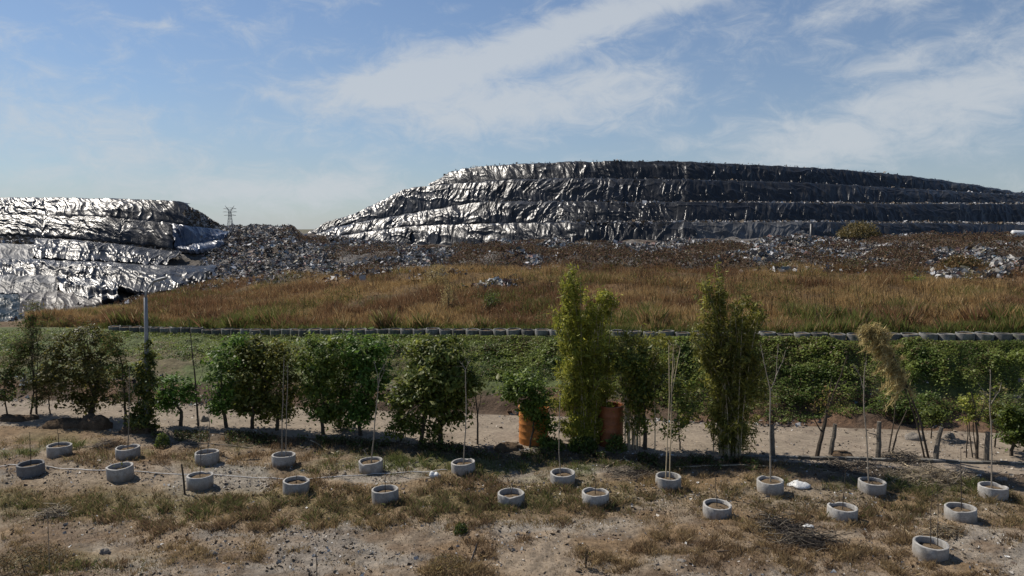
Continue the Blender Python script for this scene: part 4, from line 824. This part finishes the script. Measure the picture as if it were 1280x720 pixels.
# leaning dead bamboo with a straw plume
def leaning():
    r = np.random.default_rng(77); d = float(GD(573)); base = W3(1161, 573, d); base[2] = float(tz(pxy(base[0], d), d)) - 0.04
    e = empty('bamboo_clump', base, 'leaning dead bamboo with a straw coloured plume on the right', 'bamboo', 'bamboo along the dirt road')
    q = [W3(1161, 574, d), W3(1150, 525, d - 0.05), W3(1134, 482, d - 0.1), W3(1118, 446, d - 0.15), W3(1102, 420, d - 0.2), W3(1088, 408, d - 0.2)]
    q2 = [W3(1156, 574, d + 0.1), W3(1146, 528, d), W3(1131, 484, d - 0.05), W3(1112, 440, d - 0.1), W3(1096, 418, d - 0.1)]
    ob('culms', stem_mesh([(q, 0.045, 0.012), (q2, 0.035, 0.01)], base, 6, 0.02, 5), M['bark'], e)
    PP = []; Qc = np.array(q); mb = MB()
    for k in range(120):
        t = r.uniform(1.9, 5.0); c = np.array([np.interp(t, range(6), Qc[:, a]) for a in range(3)]); L_ = r.uniform(0.3, 1.0) * (1.2 - 0.10 * t); v = np.array([r.normal(-0.55, 0.45), r.normal(0, 0.45), r.normal(0.15, 0.3)]); v /= np.linalg.norm(v)
        u = np.linspace(0, 1, 6)[:, None]; tw = c + v * L_ * u - np.array([0, 0, 0.55]) * L_ * u * u; mb.tube(tw - base, np.linspace(0.007, 0.003, 6), 3, False)
        w = r.uniform(0.15, 1, 46) ** 0.8; PP.append(np.stack([np.interp(w * 5, range(6), tw[:, a]) for a in range(3)], -1) + r.normal(0, 0.04, (46, 3)))
    ob('branchlets', mb.mesh('branchlets'), M['straw'], e)
    P = np.vstack(PP) - base; m = len(P)
    A = r.normal(0, 0.6, (m, 3)) + [-0.5, 0, -0.8]; A /= np.linalg.norm(A, axis=1, keepdims=True); B = np.cross(A, r.normal(0, 1, (m, 3))); B /= np.linalg.norm(B, axis=1, keepdims=True)
    s = (0.14 * np.exp(r.normal(0, 0.3, m)))[:, None]; V = np.stack([P - A * s, P - B * s * 0.08, P + A * s, P + B * s * 0.08], 1); i = np.arange(m)[:, None] * 4
    ob('plume', mesh_np('plume', V, np.concatenate([i + [0, 1, 2], i + [0, 2, 3]], 0), np.repeat(pick(r, STRAW, m), 4, 0)), M['dryleaf'], e)
leaning()
# dry shrubs and bushes up on the terrace
def terrace_bush(label, px, d, w, h, cols, n, seed, leaf=0.09, material='leaf', asp=0.4):
    r = np.random.default_rng(seed + 3000); b = tp(px, d); e = empty('shrub', b, label, 'shrub', 'bushes on the terrace')
    P = r.normal(0, 1, (n, 3)); P /= np.linalg.norm(P, axis=1, keepdims=True); P *= r.uniform(0.2, 1, (n, 1)) ** 0.5; P[:, 2] = np.abs(P[:, 2]); P *= [w / 2, w / 2, h]; P += r.normal(0, 0.12, (n, 3)); P[:, 2] = np.abs(P[:, 2])
    V, Fc = leafquads(P, np.full(n, leaf), r, 0.3, asp)
    ob('foliage', mesh_np('foliage', V, Fc, np.repeat(pick(r, cols, n), 4, 0)), M[material], e)
    mb = MB()
    for k in range(6): mb.tube([[0, 0, -0.1], [r.normal(0, w / 6), r.normal(0, w / 6), h * 0.5], [r.normal(0, w / 4), r.normal(0, w / 4), h * 0.85]], [0.03, 0.02, 0.008], 4)
    ob('stems', mb.mesh('stems'), M['bark'], e)
terrace_bush('yellow-green domed bush on the rubbish near the black pipe cross', 1072, 97, 5.5, 2.2, [(0.16, 0.13, 0.05), (0.11, 0.095, 0.04), (0.20, 0.15, 0.06)], 2600, 1, 0.14)
terrace_bush('bright green low bush on the terrace at right', 1147, 54, 2.0, 0.6, GREEN + BAMB[:2], 900, 2, 0.07)
terrace_bush('small green shrub in the dry grass left of the bright bamboo', 615, 49, 1.4, 1.3, DARK + GREEN, 900, 3, 0.06)
terrace_bush('tall straw coloured grass plume in the dry grass, mid left', 560, 50, 1.2, 2.2, STRAW, 1500, 4, 0.07, 'dryleaf', 0.15)
terrace_bush('straw plume leaning in the grass below the silver mound foot', 545, 60, 2.4, 1.9, STRAW, 1700, 5, 0.08, 'dryleaf', 0.15)
terrace_bush('green upright shrub in the dry grass at far right', 1239, 42, 0.9, 1.1, DARK + OLIVE, 700, 6, 0.06)
terrace_bush('dark brown domed bush on the terrace crest at right', 1203, 60, 4.0, 1.2, BROWN, 1800, 7, 0.12, 'dryleaf')
# bare trees and cut trunks on the right
def bare(name, label, foot_, paths, material, cat='tree', seed=0, leaves=None, group='bare trees on the right of the row'):
    d = float(GD(foot_[1])); base = W3(foot_[0], foot_[1], d); base[2] = float(tz(pxy(base[0], d), d)) - 0.03; r = np.random.default_rng(seed)
    L = []
    for k, (pts, r0, r1) in enumerate(paths): L.append(([W3(a, b, d + 0.08 * math.sin(k * 2.1) * (i > 0)) for i, (a, b) in enumerate(pts)], r0, r1))
    e = empty(name, base, label, cat, group); ob('trunk', stem_mesh(L, base, 7, 0.03, seed), M[material], e)
    if leaves:
        P = np.vstack([W3(a, b, d) + r.normal(0, rr * d / F, (n, 3)) for a, b, rr, n in leaves]) - base; V, Fc = leafquads(P, np.full(len(P), 0.05), r, 0.2, 0.4)
        ob('leaves', mesh_np('leaves', V, Fc, np.repeat(pick(r, BROWN + OLIVE, len(P)), 4, 0)), M['dryleaf'], e)
bare('bare_tree', 'dark slanting bare tree with pale forked top', (1021, 570), [([(1021, 572), (1027, 540), (1034, 513)], 0.09, 0.06), ([(1034, 513), (1046, 485), (1054, 468), (1059, 444)], 0.045, 0.012), ([(1034, 513), (1037, 490), (1040, 470)], 0.035, 0.01), ([(1027, 540), (1018, 525), (1014, 512)], 0.03, 0.01), ([(1046, 485), (1052, 480), (1060, 474)], 0.016, 0.006)], 'bark', seed=3, leaves=[(1030, 505, 7, 160), (1036, 490, 5, 60)])
bare('cut_trunk', 'pale leaning cut trunk beside the dark slanting bare tree', (1039, 568), [([(1038, 570), (1041, 548), (1044, 530)], 0.10, 0.075)], 'trunkbark', 'trunk', 4)
bare('cut_trunk', 'upright grey cut trunk near the middle of the right road stretch', (1098, 573), [([(1097, 575), (1099, 550), (1099, 527)], 0.105, 0.08), ([(1098, 545), (1092, 542), (1085, 541)], 0.03, 0.012)], 'trunkbark', 'trunk', 5)
bare('cut_trunk', 'dark leaning cut trunk right of the leaning dead bamboo', (1170, 576), [([(1169, 578), (1172, 556), (1177, 534)], 0.11, 0.075)], 'trunkbark', 'trunk', 6)
bare('cut_trunk', 'grey cut trunk behind the tall Y-forked sapling', (966, 571), [([(966, 573), (966, 552), (965, 532)], 0.10, 0.08)], 'trunkbark', 'trunk', 7)
bare('cut_trunk', 'grey cut trunk near the right end of the road', (1234, 576), [([(1233, 578), (1234, 556), (1235, 540)], 0.10, 0.08)], 'trunkbark', 'trunk', 8)
bare('bare_tree', 'two thin crossing stems between the cut trunk and dead bamboo', (1113, 566), [([(1114, 570), (1122, 540), (1134, 512)], 0.04, 0.018), ([(1110, 570), (1114, 545), (1118, 520), (1119, 500)], 0.035, 0.012)], 'bark', seed=9)
bare('bare_tree', 'thin dark bare trunk at the road near the right shrubs', (1221, 573), [([(1221, 574), (1222, 545), (1219, 510), (1214, 490)], 0.06, 0.015), ([(1222, 530), (1228, 508), (1232, 492)], 0.025, 0.008)], 'bark', seed=10)
bare('bare_tree', 'thin slanted bare stem between the small rounded tree and row', (248, 534), [([(248, 535), (245, 490), (241, 440), (236, 400)], 0.05, 0.012), ([(245, 485), (252, 468), (255, 455)], 0.015, 0.006)], 'bark', seed=11)
bare('bare_tree', 'thin dark trunk beside the open stretch of road', (597, 555), [([(597, 556), (597, 520), (594, 490)], 0.045, 0.02), ([(597, 520), (600, 500), (601, 480)], 0.02, 0.01)], 'bark', seed=12)

# ------------------------------------------------------------------ lamp post with vine, drums, pylon, pipes
def lamp():
    d = float(GD(540)) ; base = W3(183, 540, d); base[2] = float(tz(pxy(base[0], d), d))
    e = empty('street_lamp', base, 'grey street lamp with curved arm wrapped in vines at left', 'street lamp')
    P = lambda a, b: W3(a, b, d) - base
    mb = MB(); mb.tube([[0, 0, -0.1], P(183, 470), P(183, 420), P(182, 372)], [0.11, 0.095, 0.085, 0.075], 10); ob('pole', mb.mesh('pole', True), M['steel'], e)
    t = np.linspace(0, 1, 9); Q = [P(182 + 12 * s * s + 1 * s, 372 - 27 * s + 5 * s * s) for s in t]
    mb = MB(); mb.tube(Q, 0.05, 8); arm = ob('arm', mb.mesh('arm', True), M['steel'], e)
    end = Q[-1]; mb = MB(); mb.lathe([(0.001, -0.30), (0.07, -0.27), (0.10, -0.05), (0.085, 0.2), (0.05, 0.32), (0.001, 0.34)], 10)
    me = mb.mesh('lamp_head', True); h = ob('lamp_head', me, M['steel'], e); h.location = end + np.array([0.18, 0, 0.03]); h.rotation_euler = (0, math.radians(75), 0); h.scale = (0.7, 1.2, 1)
    mb = MB(); mb.lathe([(0.11, 0), (0.13, 0.02), (0.13, 0.14), (0.11, 0.16)], 10); ob('base_collar', mb.mesh('base_collar'), M['steel'], e)
    r = np.random.default_rng(5)
    bl = [(184, 440, 6, 12), (183, 460, 10, 16), (182, 485, 12, 20), (180, 508, 13, 18), (178, 528, 15, 14)]
    Pp, O = crown_points(bl, d - 0.05, 6500, r, 0.10); V, Fc = leafquads(Pp - base, np.full(len(Pp), 0.06), r, 0.2, 0.55, O)
    v = empty('climbing_vine', base + np.array([0, -0.3, 0]), 'thick column of climbing vine smothering the lamp post', 'vine')
    V = V - np.array([0, -0.3, 0]); ob('foliage', mesh_np('foliage', V, Fc, np.repeat(pick(r, DARK + OLIVE[:2], len(Pp)), 4, 0)), M['leaf'], v)
    mb = MB()
    for k in range(4):
        t = np.linspace(0, 1, 14); a = k * 1.6 + t * 7; mb.tube(np.stack([0.13 * np.cos(a), 0.3 + 0.13 * np.sin(a), t * 3.0], -1), 0.02, 4)
    ob('stems', mb.mesh('stems'), M['bark'], v)
lamp()
def drum(px, pyb, w, hpx, material, label):
    d = float(GD(pyb)) + 0.4; c = W3(px, pyb, d); c[2] = float(tz(pxy(c[0], d), d)); k = d / F; R = w * k / 2; H = hpx * k
    e = empty('drum', c, label, 'drum', 'orange drums by the road'); mb = MB(); pr = [(0.01, -0.05), (R * 0.97, -0.05)]
    for i in range(5):
        z0 = H * i / 5; pr += [(R * 0.985, z0 + 0.01), (R * 0.985, z0 + H * 0.14), (R, z0 + H * 0.16), (R, z0 + H * 0.19)]
    pr += [(R * 0.98, H), (R * 0.90, H), (R * 0.90, H - 0.6), (0.01, H - 0.6)]
    me = mb.lathe(pr, 32).mesh('body', True); me.set_sharp_from_angle(angle=math.radians(35)); ob('body', me, M[material], e)
    mb = MB(); mb.lathe([(R * 0.89, H - 0.01), (R * 0.89, H + 0.04), (R * 1.03, H + 0.04), (R * 1.03, H - 0.04), (R * 0.99, H - 0.04)], 32); ob('rim', mb.mesh('rim'), M[material], e)
drum(667, 556, 38, 46, 'orange', 'bright orange ribbed drum left of the tall bamboo')
drum(763, 559, 32, 50, 'dimmed', 'shaded orange drum right of the tall bamboo')
def pylon():
    d = 820.0; b = W3(288, 287, d); zt = 30.0; base = np.array([b[0], d, -1.2]); e = empty('power_pylon', base, 'distant lattice power pylon on the skyline between the mounds', 'pylon')
    H = float(ZP(257, d)) + 1.2; mb = MB(); th = 0.22
    lev = np.linspace(0, H * 0.83, 9); hw = np.interp(lev, [0, H * 0.6, H * 0.83], [4.2, 1.5, 1.1])
    cs = [(-1, -1), (1, -1), (1, 1), (-1, 1)]
    for i in range(8):
        for j, (sx, sy) in enumerate(cs):
            a0 = np.array([sx * hw[i], sy * hw[i], lev[i]]); a1 = np.array([sx * hw[i + 1], sy * hw[i + 1], lev[i + 1]]); tx, ty = cs[(j + 1) % 4]
            mb.tube([a0, a1], th, 4); mb.tube([a0, np.array([tx * hw[i + 1], ty * hw[i + 1], lev[i + 1]])], th * 0.6, 3); mb.tube([np.array([tx * hw[i], ty * hw[i], lev[i]]), a1], th * 0.6, 3)
    ob('tower', mb.mesh('tower'), M['steel'], e)
    for sx in (-1, 1):
        mb = MB(); t0 = np.array([sx * 1.1, 0, H * 0.83]); t1 = np.array([sx * 5.2, 0, H])
        mb.tube([t0 + [0, -0.8, 0], t1], th * 0.9, 4); mb.tube([t0 + [0, 0.8, 0], t1], th * 0.9, 4); mb.tube([[sx * 0.2, 0, H * 0.84], [sx * 3.2, 0, H * 0.94]], th * 0.7, 4); ob('horn', mb.mesh('horn'), M['steel'], e)
    for zf, w in ((0.90, 7.5), (0.80, 8.0), (0.69, 7.0)):
        mb = MB(); z = H * zf
        for sy in (-0.9, 0.9): mb.tube([[-w, 0, z], [0, sy, z - 0.4], [w, 0, z]], th * 0.8, 4)
        mb.tube([[-w, 0, z], [0, 0, z + 1.7], [w, 0, z]], th * 0.7, 4); ob('crossarm', mb.mesh('crossarm'), M['steel'], e)
pylon()
# black pipe cross and flap on the big mound, white roll at the right edge
def gutter(px, py0, py1, w, d, label, bx):
    b = W3(px, py1 + 6, d); e = empty('drain_pipe', b, label, 'pipe'); k = d / F
    mb = MB(); mb.tube([[0, 0, -0.5], [0, 0, (py1 + 6 - py0) * k]], w * k / 2, 10); ob('downpipe', mb.mesh('downpipe', True), M['blackpipe'], e)
    mb = MB(); z = (py1 + 6 - bx[2]) * k; mb.tube([[(bx[0] - px) * k, -0.2, z + 0.1], [0, -0.25, z], [(bx[1] - px) * k, -0.2, z + 0.05]], bx[3] * k / 2, 10); ob('gutter', mb.mesh('gutter', True), M['blackpipe'], e)
gutter(1013, 280, 320, 4, 97.5, 'black pipe cross on the rubbish below the big mound', (978, 1036, 301.5, 3.2))
gutter(716, 296, 318, 5, 95.5, 'black pipe and dark chute above the bright bamboo', (604, 742, 308.5, 2.2))
def roll():
    d = 96.0; b = W3(1282, 297, d); e = empty('plastic_roll', b, 'white roll lying at the right edge below the black cover', 'roll')
    mb = MB(); mb.tube([[-1.7, 0.3, 0.5], [-1.6, 0.25, 0.5], [2.0, 0, 0.35]], [0.42, 0.5, 0.5], 14); ob('sheet_roll', mb.mesh('sheet_roll', True), M['bag'], e); mb = MB(); mb.tube([[-1.85, 0.32, 0.5], [-1.6, 0.3, 0.5]], 0.12, 8); ob('core', mb.mesh('core'), M['blackpipe'], e)
roll()

# ------------------------------------------------------------------ things lying in the field
def on_ground(px, py, lift=0.0):
    d = float(GD(py)); p = W3(px, py, d); p[2] = float(tz(pxy(p[0], d), d)) + lift; return p
def lying(name, label, pts, rad, material, cat, lift=None, group=None, dense=3, ends=None):
    P = []
    pts = np.array(pts, float)
    for a, b in zip(pts[:-1], pts[1:]):
        for t in np.linspace(0, 1, dense, endpoint=False): P.append(a * (1 - t) + b * t)
    P.append(pts[-1]); Q = np.array([on_ground(x, y, rad + (0.01 if lift is None else lift)) for x, y in P])
    if dense > 3:
        for _ in range(2): Q[1:-1, 2] = np.maximum(Q[1:-1, 2], (Q[:-2, 2] + Q[2:, 2]) / 2)
    b = Q[0].copy(); mb = MB(); mb.tube(Q - b, rad if ends is None else np.linspace(rad, ends, len(Q)), 6); o = ob(name, mb.mesh(name, True), M[material], None, b)
    return tag(o, label, cat, group)
lying('hose', 'long white water hose running across the field between the ring rows', [(-20, 582), (20, 584.5), (60, 586), (110, 590), (160, 592), (220, 593), (300, 595), (350, 596), (400, 598), (440, 597), (470, 594), (520, 593.5), (560, 592)], 0.016, 'hose', 'hose', dense=10)
lying('pole', 'long pale pole lying right of the cane bundle ring', [(845, 582.5), (900, 584), (968, 586)], 0.03, 'straw', 'pole', dense=8)
lying('pole', 'pale cane bent into the left half of a lying V', [(757, 585), (779, 572)], 0.025, 'straw', 'pole', dense=6)
lying('pole', 'pale cane forming the right half of a lying V', [(779, 571), (795, 580), (818, 596)], 0.025, 'straw', 'pole', dense=6)
lying('pole', 'pale stick beside the fourth ring of the back row', [(388, 551), (404, 560), (420, 566)], 0.022, 'straw', 'pole', dense=6)
lying('pole', 'thin reddish stick left of the fourth back-row ring', [(220, 556), (260, 555), (300, 558), (316, 560)], 0.018, 'stick', 'pole', dense=6)
lying('pipe', 'thin black pipe lying on the bare ground, bottom centre', [(599, 672), (592, 692), (582, 722)], 0.016, 'blackpipe', 'pipe', dense=6)
lying('pole', 'dark stick lying flat below the eighth front-row ring', [(896, 692), (922, 691.5), (949, 689)], 0.02, 'darkstick', 'pole', dense=6)
lying('pole', 'pale fallen branch pointing to the cut trunk', [(1113, 566), (1124, 576), (1136, 584)], 0.025, 'straw', 'pole', dense=6)
lying('pole', 'thin pale cane resting against the nearest ring', [(1126, 655), (1140, 670)], 0.014, 'straw', 'pole', dense=4)
lying('pole', 'pale stick in the dead brush heap', [(976, 672), (988, 684), (999, 694)], 0.014, 'straw', 'pole', dense=4)
def stake(label, a, b, rad, material):
    p = on_ground(*a); d = p[1]; q = W3(b[0], b[1], d); mb = MB(); mb.tube([[0, 0, -0.1], (q - p) * 0.5 + [0.01, 0, 0], q - p], [rad, rad, rad * 0.8], 7); o = ob('stake', mb.mesh('stake'), M[material], None, p); tag(o, label, 'stake')
stake('dark wooden stake left of the third front-row ring', (231, 614), (227, 580), 0.035, 'bark')
stake('thin dry stalk standing at bottom left', (62, 720), (59, 636), 0.010, 'stick')
stake('thin dry stem standing below the fourth front-row ring', (396, 720), (395, 690), 0.012, 'darkstick')
def kerb():
    Q = [(930, 571), (1000, 573), (1080, 575), (1160, 577), (1240, 579), (1330, 581)]; e = empty('kerb', on_ground(930, 571), 'low grey concrete kerb along the road at right', 'kerb'); b = np.array(e.location)
    n = 26
    for i in range(n):
        t0, t1 = i / n * 5, (i + 0.97) / n * 5; A, B = [on_ground(*[float(np.interp(t, range(6), [q[k] for q in Q])) for k in (0, 1)]) for t in (t0, t1)]
        z = float(max(A[2], B[2])); dv = (B - A); dv[2] = 0; L_ = np.linalg.norm(dv); mb = MB(); mb.box((0, 0, 0), (L_ / 2, 0.075, 0.13)); o = ob('kerb_stone', mb.mesh('kerb_stone'), M['oldcon'], e)
        o.location = (A + B) / 2 - b + [0, 0, -0.04 + random.uniform(-0.03, 0.02)]; o.rotation_euler = (0, 0, math.atan2(dv[1], dv[0]) + random.uniform(-0.03, 0.03))
kerb()
def lump(name, label, px, py, w, h, material, cat, seed, depth=None, ang=1.0, sub=(22, 12), group=None, pw=1.0):
    r = np.random.default_rng(seed); b = on_ground(px, py); a = np.linspace(0, 2 * np.pi, sub[0], endpoint=False); q = np.linspace(0, np.pi / 2 + 0.25, sub[1]); A, Qq = np.meshgrid(a, q, indexing='ij')
    k = 1 + ang * (fbm(np.cos(A) * 1.6 * np.sin(Qq) + 5 * seed, np.sin(A) * 1.6 * np.sin(Qq) + Qq, 4, seed) - 0.5)
    V = np.stack([np.cos(A) * np.sin(Qq) * w / 2 * k, np.sin(A) * np.sin(Qq) * (depth or w * 0.7) / 2 * k, np.cos(Qq) * h * k], -1)
    m_, n_ = sub; i = np.arange(m_)[:, None] * n_; i2 = ((np.arange(m_) + 1) % m_)[:, None] * n_; j = np.arange(n_ - 1)[None]
    o = ob(name, mesh_np(name, V, np.stack([i + j, i + j + 1, i2 + j + 1, i2 + j], -1).reshape(-1, 4), None, True), M[material], None, b - np.array([0, 0, 0.02])); return tag(o, label, cat, group)
lump('soil_heap', 'brown soil heap at the foot of the big dark tree', 122, 535, 1.5, 0.6, 'soil', 'soil heap', 3, 1.2)
lump('soil_heap', 'low dark soil heap left of the big dark tree', 84, 533, 1.9, 0.38, 'soil', 'soil heap', 4, 1.2)
lump('soil_heap', 'soil heap at the foot of the vine covered lamp post', 172, 541, 1.3, 0.40, 'soil', 'soil heap', 5, 0.9)
lump('soil_heap', 'dark earth heap beneath the brown shrubs at far left', 18, 525, 2.0, 0.3, 'soil', 'soil heap', 8, 1.0)
lump('soil_heap', 'dark earth clump left of the bright orange drum', 634, 560, 1.2, 0.30, 'soil', 'soil heap', 9, 0.8)
lump('soil_heap', 'small brown soil mound beside the pale leaning cut trunk', 1052, 570, 0.7, 0.22, 'soil', 'soil heap', 10, 0.8)
bag = [(998, 607, 0.75, 0.13, 'bag', 'bag', 'crumpled white bag right of the ninth back-row ring'), (544, 599, 0.42, 0.18, 'bag', 'bag', 'crumpled white bag left of the sixth back-row ring'),
       (1252, 597, 0.42, 0.16, 'stone', 'stone', 'pale stone behind the last back-row ring'), (1010, 661, 0.30, 0.06, 'bag', 'scrap', 'white scrap beside the dead brush heap'),
       (836, 606, 0.2, 0.07, 'bag', 'scrap', 'white scrap behind the cane bundle ring'), (602, 693, 0.2, 0.13, 'soil', 'clod', 'dark clod right of the black pipe'), (132, 691, 0.30, 0.14, 'stone', 'stone', 'grey stone on bare ground at lower left'),
       (266, 694, 0.25, 0.10, 'stone', 'stone', 'grey stone on bare ground left of centre'), (1103, 699, 0.34, 0.09, 'soil', 'clod', 'flat dark clod left of the nearest ring'), (852, 704, 0.3, 0.06, 'stone', 'stone', 'flat pale stone at bottom right of centre'),
       (255, 526, 0.4, 0.2, 'stone', 'boulder', 'pale boulder on the road right of the small rounded tree'), (1186, 547, 0.5, 0.22, 'stone', 'boulder', 'large pale boulder behind the dark cut trunk'), (1142, 549, 0.7, 0.22, 'stone', 'boulder', 'long grey boulder on the bank behind the leaning bamboo'), (1196, 553, 0.35, 0.15, 'stone', 'boulder', 'low boulder in front of the large pale boulder')]
for i, (x, y, w, h, mt, cat, lb) in enumerate(bag): lump(cat if cat != 'bag' else 'plastic_bag', lb, x, y, w, h, mt, cat, 30 + i, ang=1.4)
def brush(label, px, py, w, h, n, seed, cols=('stick', 'darkstick')):
    r = np.random.default_rng(seed); b = on_ground(px, py); e = empty('brush_heap', b, label, 'brush heap', 'heaps of cut brush')
    for nm, mt, m in (('twigs', cols[0], n), ('dark_twigs', cols[1], n)):
        mb = MB()
        for k in range(m):
            c = r.normal(0, 1, 3) * [w / 4, w / 7, 0]; c[2] = abs(r.normal(0, h * 0.4)) * max(0.15, 1 - abs(c[0]) / (w / 2)); a = r.uniform(0, np.pi); v = np.array([np.cos(a), np.sin(a) * 0.7, r.normal(0, 0.25)]) * r.uniform(0.15, 0.45)
            mb.tube([c - v, c + r.normal(0, 0.04, 3), c + v], [0.011, 0.009, 0.004], 3, False)
        ob(nm, mb.mesh(nm), M[mt], e)['kind'] = 'stuff'
brush('tangled heap of dead brush left of the ninth front-row ring', 968, 662, 1.7, 0.45, 160, 1)
brush('lower heap of dead brush nearest the camera at right', 1008, 680, 2.0, 0.40, 170, 2)
brush('heap of cut sticks between the tenth and eleventh back-row rings', 1165, 594, 3.4, 0.35, 260, 3, ('straw', 'stick'))
brush('heap of dark branches between the cut trunk and dead bamboo', 1128, 575, 2.0, 0.5, 110, 4)
brush('pile of dry stalks behind the nearest ring', 1182, 668, 1.2, 0.35, 90, 5, ('straw', 'stick'))
brush('dark twig litter left of the eighth front-row ring', 790, 592, 2.2, 0.2, 120, 6)
brush('grey twig heap behind the second back-row ring at left', 135, 560, 1.4, 0.25, 90, 7)
brush('dry stalk litter under the cut trunks', 1060, 583, 3.0, 0.22, 160, 8)
brush('tuft of brown twigs above the bottom left corner', 68, 642, 1.0, 0.35, 90, 9, ('straw', 'stick'))
def fieldshrub(label, px, py, w, h, cols, n, seed, leaf=0.045, asp=0.5):
    r = np.random.default_rng(seed + 4000); b = on_ground(px, py); e = empty('shrub', b, label, 'shrub', 'small plants in the field')
    P = r.normal(0, 1, (n, 3)); P /= np.linalg.norm(P, axis=1, keepdims=True); P *= r.uniform(0.3, 1, (n, 1)) ** 0.5 * [w / 2, w / 2, h]; P[:, 2] = np.abs(P[:, 2]); V, Fc = leafquads(P, np.full(n, leaf), r, 0.3, asp)
    ob('foliage', mesh_np('foliage', V, Fc, np.repeat(pick(r, cols, n), 4, 0)), M['leaf'], e); mb = MB()
    for k in range(5): mb.tube([[0, 0, -0.05], [r.normal(0, w / 6), r.normal(0, w / 6), h * 0.8]], [0.012, 0.005], 4)
    ob('stems', mb.mesh('stems'), M['bark'], e)
fieldshrub('small green conical bush in front of the small rounded tree', 203, 558, 0.62, 0.62, GREEN + DARK, 520, 1)
fieldshrub('round dark green weed below the sixth back-row ring', 576, 664, 0.45, 0.36, DARK, 340, 2, 0.035)
fieldshrub('brown tussock on bare ground, bottom centre', 560, 712, 1.3, 0.28, BROWN + STRAW[2:], 1500, 3, 0.05, 0.12)
fieldshrub('dry brown shrub at the bottom left corner', 30, 712, 2.4, 0.45, BROWN, 2600, 4, 0.05, 0.15)
fieldshrub('leafy undergrowth at the foot of the tall bright bamboo', 728, 562, 1.3, 0.6, GREEN + DARK, 1500, 5, 0.06)
fieldshrub('leafy weeds in front of the shaded orange drum', 770, 563, 0.9, 0.75, GREEN, 520, 8, 0.055)
fieldshrub('undergrowth in front of the bright orange drum', 690, 560, 1.1, 0.5, GREEN, 700, 6, 0.055)
fieldshrub('spindly dry weed at bottom right of centre', 732, 712, 0.35, 0.7, BROWN, 130, 7, 0.035)
